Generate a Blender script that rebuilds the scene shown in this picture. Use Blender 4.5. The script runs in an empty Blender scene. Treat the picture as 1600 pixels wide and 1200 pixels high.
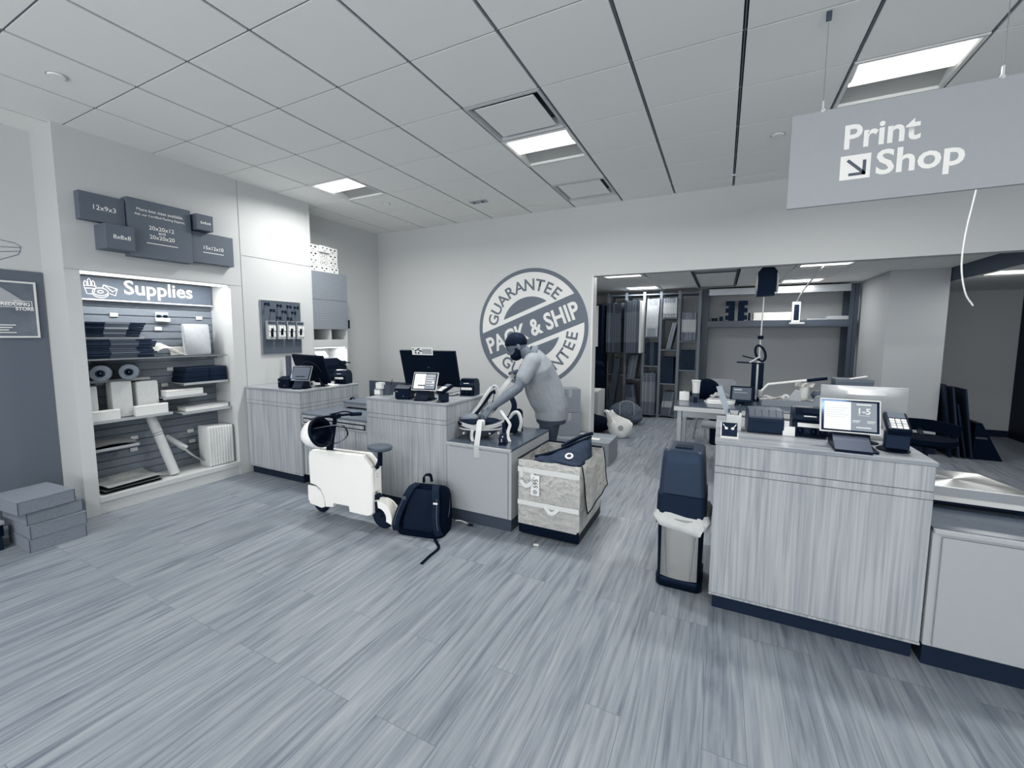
import bpy, bmesh, math, random
from mathutils import Vector, Matrix, Euler, Quaternion
random.seed(7)
PI = math.pi
S = bpy.context.scene
COL = S.collection
V = Vector

# ---------------------------------------------------------------- camera
cam_d = bpy.data.cameras.new('camera'); cam = bpy.data.objects.new('camera', cam_d); COL.objects.link(cam)
cam_d.sensor_width = 36.0; cam_d.lens = 15.051; cam_d.clip_start = 0.05
cam_d.shift_x = 0.00599; cam_d.shift_y = -0.00794
R0 = V((0.89335815, 0.44933897, 0.00238927)); R1 = V((0.04456927, -0.08331737, -0.99552589)); R2 = V((-0.44712951, 0.88946765, -0.09445896))
cam.matrix_world = Matrix(((R0.x, -R1.x, -R2.x, 0), (R0.y, -R1.y, -R2.y, 0), (R0.z, -R1.z, -R2.z, 1.57), (0, 0, 0, 1)))
S.camera = cam

# ---------------------------------------------------------------- world, exposure, large lights
S.view_settings.view_transform = 'Standard'; S.view_settings.look = 'None'
S.view_settings.exposure = -0.08; S.view_settings.gamma = 1.0
S.cycles.use_denoising = True
S.cycles.max_bounces = 8; S.cycles.diffuse_bounces = 5
world = bpy.data.worlds.new('world'); S.world = world; world.use_nodes = True
bg = world.node_tree.nodes['Background']; bg.inputs[0].default_value = (0.75, 0.85, 1.0, 1); bg.inputs[1].default_value = 0.6

def area_light(name, loc, rot, sx, sy, power, color=(1, 1, 1), spread=PI):
    d = bpy.data.lights.new(name, 'AREA'); d.shape = 'RECTANGLE'; d.size = sx; d.size_y = sy
    d.energy = power; d.color = color; d.spread = spread
    o = bpy.data.objects.new(name, d); COL.objects.link(o); o.location = loc; o.rotation_euler = rot
    return o
WARM = (1.0, 0.99, 0.96)
COOL = (0.93, 0.97, 1.0)
# added fill light before an unseen front window, tilted up to brighten the ceiling
area_light('window_fill_light', (0.0, -4.15, 1.7), (PI / 2 + .68, 0, 0), 8.5, 2.6, 400, (1.0, 1.0, 1.0))

CELL = 0.6096
TX, TY = -2.9386, 2.659
def gx(a): return (a + TX) * CELL
def gy(b): return (b + TY) * CELL
CEIL = 3.237
BCEIL = 2.45
YB = 5.57
LAMPS = [(-4, 3), (0, 3), (4, 3), (-4, -5), (0, -5), (4, -5)]
for a, b in LAMPS:
    area_light('troffer_lamp', (gx(a) + .305, gy(b) + .17, CEIL - .012), (0, 0, 0), .50, .22, 41, WARM, 2.85)
for x in (-1.36, 1.1):
    for y in (6.56, 8.4):
        area_light('troffer_lamp', (x, y, BCEIL - .012), (0, 0, 0), .5, .42, 17, WARM)

# ---------------------------------------------------------------- helpers
def s2l(c): return tuple(x / 12.92 if x <= .04045 else ((x + .055) / 1.055) ** 2.4 for x in c)
STOPS = [(0.0, (4, 12, 26)), (.12, (28, 38, 53)), (.3, (72, 82, 96)), (.5, (120, 128, 138)), (.68, (171, 174, 177)), (.85, (211, 213, 212)), (1.0, (245, 244, 240))]
def duo(v):
    v = max(0, min(1, v))
    for (a, ca), (b, cb) in zip(STOPS, STOPS[1:]):
        if v <= b:
            t = (v - a) / (b - a); return s2l(tuple((p + (q - p) * t) / 255 for p, q in zip(ca, cb)))
def nt(name):
    m = bpy.data.materials.new(name); m.use_nodes = True
    n = m.node_tree.nodes; return m, n, m.node_tree.links, n['Principled BSDF']
def rgba(c): return (c[0], c[1], c[2], 1)
def mat(name, v, rough=.55, metal=0.0, noise=0.0, nscale=30, bump=0.0, spec=.4, alpha=1.0, trans=0.0, bdist=.01):
    m, n, l, p = nt(name)
    p.inputs['Base Color'].default_value = rgba(duo(v)); p.inputs['Roughness'].default_value = rough
    p.inputs['Metallic'].default_value = metal; p.inputs['Specular IOR Level'].default_value = spec
    if v < .2: p.inputs['Specular Tint'].default_value = (.35, .55, 1.0, 1); p.inputs['Specular IOR Level'].default_value = spec * .6
    if alpha < 1: p.inputs['Alpha'].default_value = alpha
    if trans: p.inputs['Transmission Weight'].default_value = trans
    tc = n.new('ShaderNodeTexCoord'); nz = n.new('ShaderNodeTexNoise'); nz.inputs['Scale'].default_value = nscale
    nz.inputs['Detail'].default_value = 4; l.new(tc.outputs['Object'], nz.inputs['Vector'])
    if noise or True:
        cr = n.new('ShaderNodeValToRGB'); a = max(noise, .003)
        cr.color_ramp.elements[0].position = .3; cr.color_ramp.elements[1].position = .7
        cr.color_ramp.elements[0].color = rgba(duo(max(0, v - a))); cr.color_ramp.elements[1].color = rgba(duo(min(1, v + a)))
        l.new(nz.outputs['Fac'], cr.inputs['Fac']); l.new(cr.outputs['Color'], p.inputs['Base Color'])
    if bump:
        b = n.new('ShaderNodeBump'); b.inputs['Strength'].default_value = bump; b.inputs['Distance'].default_value = bdist
        l.new(nz.outputs['Fac'], b.inputs['Height']); l.new(b.outputs['Normal'], p.inputs['Normal'])
    return m
def emis(name, v, strength):
    m, n, l, p = nt(name)
    p.inputs['Base Color'].default_value = rgba(duo(v)); p.inputs['Emission Color'].default_value = rgba(duo(v)); p.inputs['Emission Strength'].default_value = strength
    return m
def wood(name, v, amp, grain='z', scale=1.0, rough=.5, seed=0.0):
    m, n, l, p = nt(name)
    tc = n.new('ShaderNodeTexCoord'); mp = n.new('ShaderNodeMapping'); l.new(tc.outputs['Object'], mp.inputs['Vector'])
    hi, lo = 75 * scale, 1.5 * scale
    mp.inputs['Scale'].default_value = {'z': (hi, hi, lo), 'x': (lo, hi, hi), 'y': (hi, lo, hi)}[grain]
    mp.inputs['Location'].default_value = (seed, seed * 1.7, seed * .6)
    nz = n.new('ShaderNodeTexNoise'); nz.inputs['Scale'].default_value = 1.0; nz.inputs['Detail'].default_value = 6; nz.inputs['Distortion'].default_value = .6
    l.new(mp.outputs['Vector'], nz.inputs['Vector'])
    mp2 = n.new('ShaderNodeMapping'); l.new(tc.outputs['Object'], mp2.inputs['Vector'])
    hi2, lo2 = 9 * scale, .7 * scale
    mp2.inputs['Scale'].default_value = {'z': (hi2, hi2, lo2), 'x': (lo2, hi2, hi2), 'y': (hi2, lo2, hi2)}[grain]
    nz2 = n.new('ShaderNodeTexNoise'); nz2.inputs['Scale'].default_value = 1.0; nz2.inputs['Detail'].default_value = 3; nz2.inputs['Distortion'].default_value = 1.5
    l.new(mp2.outputs['Vector'], nz2.inputs['Vector'])
    mx = n.new('ShaderNodeMix'); mx.data_type = 'FLOAT'; mx.inputs[0].default_value = .28
    l.new(nz.outputs['Fac'], mx.inputs[2]); l.new(nz2.outputs['Fac'], mx.inputs[3])
    cr = n.new('ShaderNodeValToRGB'); cr.color_ramp.elements[0].position = .36; cr.color_ramp.elements[1].position = .62
    cr.color_ramp.elements[0].color = rgba(duo(v - amp)); cr.color_ramp.elements[1].color = rgba(duo(v + amp * .6))
    l.new(mx.outputs[0], cr.inputs['Fac']); l.new(cr.outputs['Color'], p.inputs['Base Color'])
    p.inputs['Roughness'].default_value = rough; p.inputs['Specular IOR Level'].default_value = .35
    return m
def plank_floor(name):
    m, n, l, p = nt(name)
    tc = n.new('ShaderNodeTexCoord'); mp = n.new('ShaderNodeMapping'); l.new(tc.outputs['Object'], mp.inputs['Vector'])
    mp.inputs['Rotation'].default_value = (0, 0, PI / 2)
    br = n.new('ShaderNodeTexBrick'); l.new(mp.outputs['Vector'], br.inputs['Vector'])
    br.inputs['Scale'].default_value = 1.0; br.inputs['Brick Width'].default_value = 1.22; br.inputs['Row Height'].default_value = .152
    br.inputs['Mortar Size'].default_value = .0012; br.inputs['Mortar Smooth'].default_value = .3; br.offset = .37; br.offset_frequency = 3
    br.inputs['Color1'].default_value = (0, 0, 0, 1); br.inputs['Color2'].default_value = (1, 1, 1, 1); br.inputs['Mortar'].default_value = (.5, .5, .5, 1)
    br.inputs['Bias'].default_value = 0
    # grain, shifted per plank
    sp = n.new('ShaderNodeSeparateXYZ'); l.new(tc.outputs['Object'], sp.inputs[0])
    ad = n.new('ShaderNodeMath'); ad.operation = 'MULTIPLY_ADD'; l.new(br.outputs['Color'], ad.inputs[0]); ad.inputs[1].default_value = 17.0; l.new(sp.outputs['Y'], ad.inputs[2])
    cb = n.new('ShaderNodeCombineXYZ'); l.new(sp.outputs['X'], cb.inputs[0]); l.new(ad.outputs[0], cb.inputs[1])
    m2 = n.new('ShaderNodeMapping'); l.new(cb.outputs[0], m2.inputs['Vector']); m2.inputs['Scale'].default_value = (60, 2.2, 1)
    n1 = n.new('ShaderNodeTexNoise'); n1.inputs['Scale'].default_value = 1; n1.inputs['Detail'].default_value = 7; n1.inputs['Distortion'].default_value = .8; l.new(m2.outputs[0], n1.inputs['Vector'])
    m3 = n.new('ShaderNodeMapping'); l.new(cb.outputs[0], m3.inputs['Vector']); m3.inputs['Scale'].default_value = (13, .9, 1)
    n2 = n.new('ShaderNodeTexNoise'); n2.inputs['Scale'].default_value = 1; n2.inputs['Detail'].default_value = 6; n2.inputs['Distortion'].default_value = 2.2; l.new(m3.outputs[0], n2.inputs['Vector'])
    a1 = n.new('ShaderNodeMix'); a1.data_type = 'FLOAT'; a1.inputs[0].default_value = .55; l.new(n1.outputs['Fac'], a1.inputs[2]); l.new(n2.outputs['Fac'], a1.inputs[3])
    a2 = n.new('ShaderNodeMix'); a2.data_type = 'FLOAT'; a2.inputs[0].default_value = .06; l.new(a1.outputs[0], a2.inputs[2]); l.new(br.outputs['Color'], a2.inputs[3])
    cr = n.new('ShaderNodeValToRGB'); e = cr.color_ramp.elements
    e[0].position = .3; e[0].color = rgba(duo(FLOOR_V - .19)); e[1].position = .7; e[1].color = rgba(duo(FLOOR_V + .09))
    k = e.new(.5); k.color = rgba(duo(FLOOR_V))
    l.new(a2.outputs[0], cr.inputs['Fac'])
    mo = n.new('ShaderNodeMix'); mo.data_type = 'RGBA'; l.new(br.outputs['Fac'], mo.inputs[0]); l.new(cr.outputs['Color'], mo.inputs[6]); mo.inputs[7].default_value = rgba(duo(FLOOR_V - .16))
    l.new(mo.outputs[2], p.inputs['Base Color']); p.inputs['Roughness'].default_value = .42; p.inputs['Specular IOR Level'].default_value = .35
    return m
FLOOR_V = .52

class MB:
    """collects shapes into one bmesh"""
    def __init__(s): s.b = bmesh.new()
    def _xf(s, vs, M):
        if M is not None:
            for v in vs: v.co = M @ v.co
    def box(s, x0, x1, y0, y1, z0, z1, M=None, bev=0.0, seg=2):
        r = bmesh.ops.create_cube(s.b, size=1.0); vs = r['verts']
        for v in vs: v.co = V(((x0 + x1) / 2 + v.co.x * (x1 - x0), (y0 + y1) / 2 + v.co.y * (y1 - y0), (z0 + z1) / 2 + v.co.z * (z1 - z0)))
        if bev:
            es = list({e for v in vs for e in v.link_edges})
            g = bmesh.ops.bevel(s.b, geom=es, offset=bev, segments=seg, affect='EDGES', profile=.5); vs = list({v for f in g['faces'] for v in f.verts} | {v for v in vs if v.is_valid})
        s._xf(vs, M); return s
    def bar(s, p0, p1, w, t, up=(0, 0, 1), bev=0.0):
        p0, p1 = V(p0), V(p1); d = p1 - p0; L = d.length; d.normalize(); u = V(up); x = d.cross(u)
        if x.length < 1e-5: x = d.cross(V((1, 0, 0)))
        x.normalize(); y = x.cross(d); M = Matrix(((x.x, y.x, d.x, p0.x), (x.y, y.y, d.y, p0.y), (x.z, y.z, d.z, p0.z), (0, 0, 0, 1)))
        return s.box(-w / 2, w / 2, -t / 2, t / 2, 0, L, M, bev)
    def rings(s, rs, cap=True, closed=False):
        vv = [[s.b.verts.new(p) for p in r] for r in rs]; n = len(vv[0])
        seq = list(zip(vv, vv[1:])) + ([(vv[-1], vv[0])] if closed else [])
        for a, b in seq:
            for i in range(n):
                j = (i + 1) % n
                try: s.b.faces.new((a[i], a[j], b[j], b[i]))
                except ValueError: pass
        if cap and not closed:
            try: s.b.faces.new(vv[0][::-1]); s.b.faces.new(vv[-1])
            except ValueError: pass
        return s
    def tube(s, pts, r, n=10, closed=False, flat=None):
        pts = [V(p) for p in pts]; N = len(pts); rr = r if isinstance(r, (list, tuple)) else [r] * N
        T = []
        for i in range(N):
            a = pts[(i - 1) % N] if (closed or i > 0) else pts[i]; c = pts[(i + 1) % N] if (closed or i < N - 1) else pts[i]
            T.append((c - a).normalized())
        u = T[0].orthogonal().normalized() if flat is None else (V(flat) - T[0] * V(flat).dot(T[0])).normalized()
        rs = []
        for i in range(N):
            u = (u - T[i] * u.dot(T[i])).normalized(); w = T[i].cross(u)
            rs.append([pts[i] + (u * math.cos(2 * PI * k / n) + w * math.sin(2 * PI * k / n)) * rr[i] for k in range(n)])
        return s.rings(rs, True, closed)
    def ribbon(s, pts, wdir, w, t, closed=False):
        """flat strap along pts; wdir = width direction (vector or list of vectors)"""
        pts = [V(p) for p in pts]; N = len(pts); rs = []
        for i in range(N):
            a = pts[(i - 1) % N] if (closed or i > 0) else pts[i]; c = pts[(i + 1) % N] if (closed or i < N - 1) else pts[i]
            d = (c - a).normalized(); wd = V(wdir[i]) if isinstance(wdir[0], (tuple, list, Vector)) else V(wdir)
            wd = (wd - d * wd.dot(d)).normalized(); nn = d.cross(wd)
            ww = w[i] if isinstance(w, (list, tuple)) else w
            rs.append([pts[i] + wd * ww / 2 + nn * t / 2, pts[i] - wd * ww / 2 + nn * t / 2, pts[i] - wd * ww / 2 - nn * t / 2, pts[i] + wd * ww / 2 - nn * t / 2])
        return s.rings(rs, True, closed)
    def cyl(s, p0, p1, r0, r1=None, n=20): return s.tube([p0, p1], [r0, r0 if r1 is None else r1], n)
    def ball(s, c, r, seg=16, M=None):
        r = r if isinstance(r, (tuple, list)) else (r, r, r)
        g = bmesh.ops.create_uvsphere(s.b, u_segments=seg, v_segments=max(6, seg // 2 + 2), radius=1)
        for v in g['verts']:
            p = V((v.co.x * r[0], v.co.y * r[1], v.co.z * r[2]))
            v.co = (M @ p if M is not None else p) + V(c)
        return s
    def prism(s, poly, o, ux, uy, depth):
        """polygon (2d) in the frame o,ux,uy, extruded by depth along ux x uy"""
        o, ux, uy = V(o), V(ux), V(uy); nn = ux.cross(uy).normalized()
        a = [o + ux * p[0] + uy * p[1] for p in poly]
        return s.rings([a, [p + nn * depth for p in a]])
    def lathe(s, prof, o=(0, 0, 0), n=24, M=None):
        rs = []
        for r, z in prof:
            ring = [V((r * math.cos(2 * PI * k / n), r * math.sin(2 * PI * k / n), z)) for k in range(n)]
            if M is not None: ring = [M @ p for p in ring]
            rs.append([p + V(o) for p in ring])
        return s.rings(rs, False, True) if prof[0][0] > .001 else s.rings(rs)
    def grid(s, P, nu, nv, thick=0.0):
        """surface from function P(i,j) -> point"""
        vv = [[s.b.verts.new(P(i, j)) for j in range(nv + 1)] for i in range(nu + 1)]
        fs = []
        for i in range(nu):
            for j in range(nv): fs.append(s.b.faces.new((vv[i][j], vv[i + 1][j], vv[i + 1][j + 1], vv[i][j + 1])))
        if thick: bmesh.ops.solidify(s.b, geom=fs, thickness=thick)
        return s
    def add_mesh(s, me, M):
        n0 = len(s.b.verts); s.b.from_mesh(me); s.b.verts.ensure_lookup_table()
        for v in s.b.verts[n0:]: v.co = M @ v.co
        return s
    def build(s, name, m, parent=None, loc=None, rot=None, smooth=None, flip=True):
        if flip: bmesh.ops.recalc_face_normals(s.b, faces=s.b.faces[:])
        me = bpy.data.meshes.new(name); s.b.to_mesh(me); s.b.free()
        return link(name, me, m, parent, loc, rot, smooth)
def link(name, me, m, parent=None, loc=None, rot=None, smooth=None):
    o = bpy.data.objects.new(name, me); COL.objects.link(o)
    if m is not None: me.materials.clear(); me.materials.append(m)
    if parent is not None: o.parent = parent
    if loc is not None: o.location = loc
    if rot is not None: o.rotation_euler = rot
    if smooth:
        me.polygons.foreach_set('use_smooth', [True] * len(me.polygons))
        try: me.set_sharp_from_angle(angle=math.radians(smooth))
        except Exception: pass
    return o
def voxel(o, size, smooth=2, dec=0):
    """fuse the overlapping closed shapes of o into one continuous skin"""
    md = o.modifiers.new('r', 'REMESH'); md.mode = 'VOXEL'; md.voxel_size = size; md.use_smooth_shade = True
    if smooth:
        sm = o.modifiers.new('s', 'SMOOTH'); sm.iterations = smooth; sm.factor = .5
    if dec:
        d = o.modifiers.new('d', 'DECIMATE'); d.ratio = dec
    bpy.context.view_layer.update()
    dg = bpy.context.evaluated_depsgraph_get(); me = bpy.data.meshes.new_from_object(o.evaluated_get(dg))
    o.modifiers.clear(); old = o.data; o.data = me; me.name = o.name
    me.polygons.foreach_set('use_smooth', [True] * len(me.polygons))
    bpy.data.meshes.remove(old); return o
def tag(o, label=None, cat=None, group=None, kind=None):
    if label: o['label'] = label
    if cat: o['category'] = cat
    if group: o['group'] = group
    if kind: o['kind'] = kind
    return o
def thing(name, label, cat, loc=(0, 0, 0), rz=0.0, group=None):
    o = bpy.data.objects.new(name, None); COL.objects.link(o); o.empty_display_size = .1
    o.location = loc; o.rotation_euler = (0, 0, rz); return tag(o, label, cat, group)
def solo(mb, name, m, label, cat, loc=(0, 0, 0), rz=0.0, group=None, smooth=None):
    o = mb.build(name, m, None, loc, (0, 0, rz), smooth); return tag(o, label, cat, group)
def struct(mb, name, m, parent=None, smooth=None):
    o = mb.build(name, m, parent, smooth=smooth)
    if parent is None: o['kind'] = 'structure'
    return o
def copy_thing(o, loc=None, rz=None, label=None):
    c = o.copy(); COL.objects.link(c)
    if loc is not None: c.location = loc
    if rz is not None: c.rotation_euler = (0, 0, rz)
    if label: c['label'] = label
    for ch in list(o.children):
        k = ch.copy(); COL.objects.link(k); k.parent = c
        for g in list(ch.children):
            d = g.copy(); COL.objects.link(d); d.parent = k
    return c
_tc = {}
def text_mesh(txt, size=1.0, bold=0.0, ext=0.0, align='LEFT', shear=0.0, spacing=1.0):
    cu = bpy.data.curves.new('t', 'FONT'); cu.body = txt; cu.size = size; cu.offset = bold; cu.extrude = ext; cu.align_x = align
    cu.shear = shear; cu.space_character = spacing; cu.resolution_u = 3
    o = bpy.data.objects.new('t', cu); COL.objects.link(o)
    bpy.context.view_layer.update()
    dg = bpy.context.evaluated_depsgraph_get(); me = bpy.data.meshes.new_from_object(o.evaluated_get(dg))
    bpy.data.objects.remove(o); bpy.data.curves.remove(cu); return me
def frame(o, ux, uy):
    o, ux, uy = V(o), V(ux).normalized(), V(uy).normalized(); nn = ux.cross(uy)
    return Matrix(((ux.x, uy.x, nn.x, o.x), (ux.y, uy.y, nn.y, o.y), (ux.z, uy.z, nn.z, o.z), (0, 0, 0, 1)))
def fit_text(mb, txt, o, ux, uy, width=None, height=None, bold=.0, ext=.0008, align='LEFT', shear=0.0):
    """text fitted to a cap height and/or a width in the frame o,ux,uy (o = left or centre of the baseline)"""
    me = text_mesh(txt, 1.0, bold, 0, align, shear)
    xs = [v.co.x for v in me.vertices]; ys = [v.co.y for v in me.vertices]
    sx = width / (max(xs) - min(xs)) if width else None
    sy = height / .73 if height else sx
    if sx is None: sx = sy
    off = -min(xs) if align == 'LEFT' else 0
    M = frame(o, ux, uy) @ Matrix.Diagonal((sx, sy, 1, 1)) @ Matrix.Translation((off, 0, ext))
    mb.add_mesh(me, M); bpy.data.meshes.remove(me)
    return mb
def arc(c, ux, uy, r, a0, a1, n, r2=None):
    c, ux, uy = V(c), V(ux), V(uy); r2 = r if r2 is None else r2
    return [c + ux * (r * math.cos(a0 + (a1 - a0) * i / n)) + uy * (r2 * math.sin(a0 + (a1 - a0) * i / n)) for i in range(n + 1)]
def rrect(x0, x1, y0, y1, r, n=5):
    p = []
    for cx, cy, a in ((x1 - r, y1 - r, 0), (x0 + r, y1 - r, PI / 2), (x0 + r, y0 + r, PI), (x1 - r, y0 + r, 1.5 * PI)):
        for i in range(n + 1): t = a + PI / 2 * i / n; p.append((cx + r * math.cos(t), cy + r * math.sin(t)))
    return p
def spline(pts, n=6):
    """Catmull-Rom through pts"""
    P = [V(p) for p in pts]; out = []
    for i in range(len(P) - 1):
        a = P[i - 1] if i else P[0] * 2 - P[1]; b, c = P[i], P[i + 1]; d = P[i + 2] if i + 2 < len(P) else P[-1] * 2 - P[-2]
        for k in range(n):
            t = k / n; out.append(.5 * ((2 * b) + (c - a) * t + (2 * a - 5 * b + 4 * c - d) * t * t + (3 * b - a - 3 * c + d) * t ** 3))
    out.append(P[-1]); return out
def rx(a): return Matrix.Rotation(a, 4, 'X')
def ry(a): return Matrix.Rotation(a, 4, 'Y')
def rz(a): return Matrix.Rotation(a, 4, 'Z')
def tr(x, y, z): return Matrix.Translation((x, y, z))

# ---------------------------------------------------------------- materials
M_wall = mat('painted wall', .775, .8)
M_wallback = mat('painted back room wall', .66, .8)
M_ceil = mat('ceiling tile', .96, .9, noise=.01, nscale=220)
M_bceil = mat('back room ceiling tile', .98, .9, noise=.01, nscale=200)
M_grid = mat('ceiling grid bar', .42, .5)
M_grid2 = mat('vent frame', .74, .5)
M_groove = mat('ceiling grid reveal', .04, .8)
M_lam = mat('white laminate', .77, .5)
M_darkwall = mat('graphite wall panel', .38, .6)
M_kick = mat('navy toe kick', .1, .45)
M_base = mat('dark baseboard', .08, .5)
M_white = mat('white enamel', .88, .4)
M_paper = mat('white paper', .9, .7)
M_steel = mat('stainless steel', .86, .32, metal=1.0)
_n = M_steel.node_tree.nodes; _t = _n.new('ShaderNodeTangent'); _t.direction_type = 'RADIAL'; _t.axis = 'Z'
M_steel.node_tree.links.new(_t.outputs[0], _n['Principled BSDF'].inputs['Tangent']); _n['Principled BSDF'].inputs['Anisotropic'].default_value = .9; _n['Principled BSDF'].inputs['Anisotropic Rotation'].default_value = .25
M_steel2 = mat('brushed metal', .5, .4, metal=.5)
M_silver = mat('silver paint', .62, .35, metal=.6)
M_black = mat('black plastic', .0, .4, spec=.3)
M_blackg = mat('gloss black glass', .0, .08, spec=.5)
M_charc = mat('charcoal plastic', .09, .42, spec=.35)
M_slate = mat('slate plastic', .25, .45)
M_slate2 = mat('dark slate lid', .19, .4)
M_rubber = mat('black rubber', .04, .7)
M_fabric = mat('black nylon', .0, .85, noise=.012, nscale=90, bump=.3, spec=.15)
M_card = mat('cardboard', .52, .75, noise=.03, nscale=50)
M_cardd = mat('cardboard dark', .38, .75, noise=.03, nscale=50)
M_cardl = mat('cardboard light', .62, .75, noise=.03, nscale=50)
M_edge = mat('corrugated edge', .26, .8)
M_label = mat('white label', .92, .5)
M_tag = mat('price tag', .82, .5)
M_ink = mat('dark ink', .05, .6)
M_sign = mat('grey sign panel', .64, .5)
M_signd = mat('slate sign panel', .33, .55, noise=.01)
M_letter = mat('white lettering', .99, .5)
M_sign2 = mat('drawn outline', .46, .6)
M_lens = emis('lit lens', 1.0, 2.2)
M_reflect = mat('troffer reflector', .86, .5)
M_wood = wood('grey oak laminate', .63, .13, 'z', 1.0)
M_woodt = wood('grey oak laminate top', .60, .10, 'x', 1.0, rough=.35)
M_glass = mat('clear acrylic', .9, .08, spec=.5, alpha=.22)

# ---------------------------------------------------------------- setting: main room
struct(MB().box(-5.5, 5.3, -4.6, 9.8, -.12, 0), 'floor', plank_floor('grey plank floor'))
struct(MB().box(-5.35, -5.2, -4.4, YB + .14, 0, CEIL + .1), 'wall_left', M_wall)
w = MB()
w.box(-5.2, -1.54, YB, YB + .14, 0, CEIL + .1); w.box(-1.54, 4.6, YB, YB + .14, 2.34, CEIL + .1); w.box(4.6, 5.1, YB, YB + .14, 0, CEIL + .1)
struct(w, 'wall_back', M_wall)
struct(MB().box(5.0, 5.15, -4.4, YB, 0, CEIL + .1), 'wall_right', M_wall)
w = MB(); w.box(-5.2, 5, -4.45, -4.3, 0, .4); w.box(-5.2, 5, -4.45, -4.3, 3.0, CEIL + .1); w.box(-5.2, -4.4, -4.45, -4.3, .4, 3.0); w.box(4.4, 5, -4.45, -4.3, .4, 3.0)
struct(w, 'wall_front', M_wall)
wf = struct(MB().box(-4.4, 4.4, -4.43, -4.38, .4, .46).box(-4.4, 4.4, -4.43, -4.38, 2.94, 3.0).box(-.03, .03, -4.43, -4.38, .46, 2.94).box(-4.4, -4.34, -4.43, -4.38, .46, 2.94).box(4.34, 4.4, -4.43, -4.38, .46, 2.94), 'window_1', M_silver)
MB().box(-4.34, 4.34, -4.412, -4.402, .46, 2.94).build('glass_pane', M_glass, wf)
struct(MB().box(-1.545, -1.522, YB - .012, YB + .15, 0, 2.34), 'trim_1', mat('white corner trim', .85, .5))

# ceiling: square tiles with a reveal between them, grid bars in the reveal
FIX = {(a, b): 'lamp' for a, b in LAMPS}; FIX[(0, 2)] = 'vent'; FIX[(0, 5)] = 'vent'
tl = MB(); XL, YR = -5.2, YB
a0 = math.floor(XL / CELL - TX); a1 = math.ceil(5.0 / CELL - TX); b0 = math.floor(-4.3 / CELL - TY); b1 = math.ceil(YB / CELL - TY)
for a in range(a0, a1):
    for b in range(b0, b1):
        if (a, b) in FIX: continue
        x0, x1 = max(gx(a) + .0115, XL), min(gx(a + 1) - .0115, 5.0); y0, y1 = max(gy(b) + .0055, -4.3), min(gy(b + 1) - .0055, YB)
        if x1 - x0 < .02 or y1 - y0 < .02: continue
        tl.box(x0, x1, y0, y1, CEIL, CEIL + .03)
struct(tl, 'ceiling', M_ceil)
g = MB()
for a in range(a0 + 1, a1):
    g.box(gx(a) - .004, gx(a) + .004, -4.3, YB, CEIL + .006, CEIL + .012)
for b in range(b0 + 1, b1): g.box(XL, 5, gy(b) - .003, gy(b) + .003, CEIL + .004, CEIL + .012)
struct(g, 'trim_2', M_grid)
struct(MB().box(XL - .1, 5.1, -4.4, YB + .1, CEIL + .16, CEIL + .2), 'ceiling_slab', M_groove)

def troffer(a, b, label):
    t = thing('ceiling_light', label, 'ceiling light', (gx(a) + CELL / 2, gy(b) + CELL / 2, CEIL), 0, 'square recessed ceiling lights')
    h = CELL / 2 - .006
    f = MB(); w_ = .022
    f.box(-h, h, -h, -h + w_, -.006, .03); f.box(-h, h, h - w_, h, -.006, .03); f.box(-h, -h + w_, -h + w_, h - w_, -.006, .03); f.box(h - w_, h, -h + w_, h - w_, -.006, .03)
    f.build('frame', M_white, t)
    i = h - w_
    r = MB()
    r.grid(lambda u, v: V((-i + 2 * i * u / 4, -i + 2 * i * v / 8, .015 + .075 * math.sin(PI * v / 8))), 4, 8, .004)
    r.box(-i - .001, -i + .002, -i, i, 0, .1); r.box(i - .002, i + .001, -i, i, 0, .1)
    r.build('reflector', M_reflect, t, smooth=40)
    d = MB()
    d.grid(lambda u, v: V((-i * .96 + 1.92 * i * u / 4, -i * .93 + .46 * v / 8 * .62, .012 - .012 * math.sin(PI * v / 8))), 4, 8, .004)
    d.box(-i * .96, i * .96, .015 - i * .93 + .265, .022 - i * .93 + .265, .01, .03)
    d.build('diffuser', M_lens, t, smooth=40)
    return t
for (a, b), lb in zip(LAMPS[:3], ('lit square ceiling light farthest left, near the box sizes wall', 'lit square ceiling light beside the air vent over the counters', 'lit square ceiling light largest in view, above the Print Shop sign')):
    troffer(a, b, lb)
for (a, b) in LAMPS[3:]: troffer(a, b, 'square recessed ceiling light behind the viewer, out of view')

def vent(a, b, label):
    t = thing('air_vent', label, 'air vent', (gx(a) + CELL / 2, gy(b) + CELL / 2, CEIL), 0, 'square ceiling air vents')
    h = CELL / 2 - .006; f = MB()
    k = h - .062
    rs = lambda q, z: [V((-q, -q, z)), V((q, -q, z)), V((q, q, z)), V((-q, q, z))]
    f.rings([rs(h, -.004), rs(h - .02, -.006), rs(k, .06), rs(k, .07), rs(h, .07)], cap=False, closed=True)
    f.build('frame', M_grid2, t)
    MB().box(-h + .03, h - .03, -h + .03, h - .03, .075, .08).build('duct_throat', M_slate, t)
    MB().box(-k, k, -k - .01, k - .01, -.002, .006, bev=.003).build('plaque', M_ceil, t)
    return t
vent(0, 2, 'square ceiling air vent directly in front of the lit ceiling light'); vent(0, 5, 'square ceiling air vent near the back wall above the round logo')
for x, y, lb in ((-3.92, 1.32, 'round sprinkler cover on the ceiling above the left wall display'), (-3.9, 4.35, 'small round sprinkler cover behind the far left ceiling light'), (.34, 4.35, 'round sprinkler cover on the ceiling left of the Print Shop sign')):
    t = thing('sprinkler_cover', lb, 'sprinkler cover', (x, y, CEIL), 0, 'round sprinkler covers'); MB().lathe([(.0, -.012), (.04, -.011), (.045, -.006), (.045, -.001), (.0, -.001)]).build('cap', M_ceil, t, smooth=40)
    MB().lathe([(.046, -.004), (.056, -.003), (.056, .0), (.046, .0)]).build('ring', M_grid2, t, smooth=40)
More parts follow.
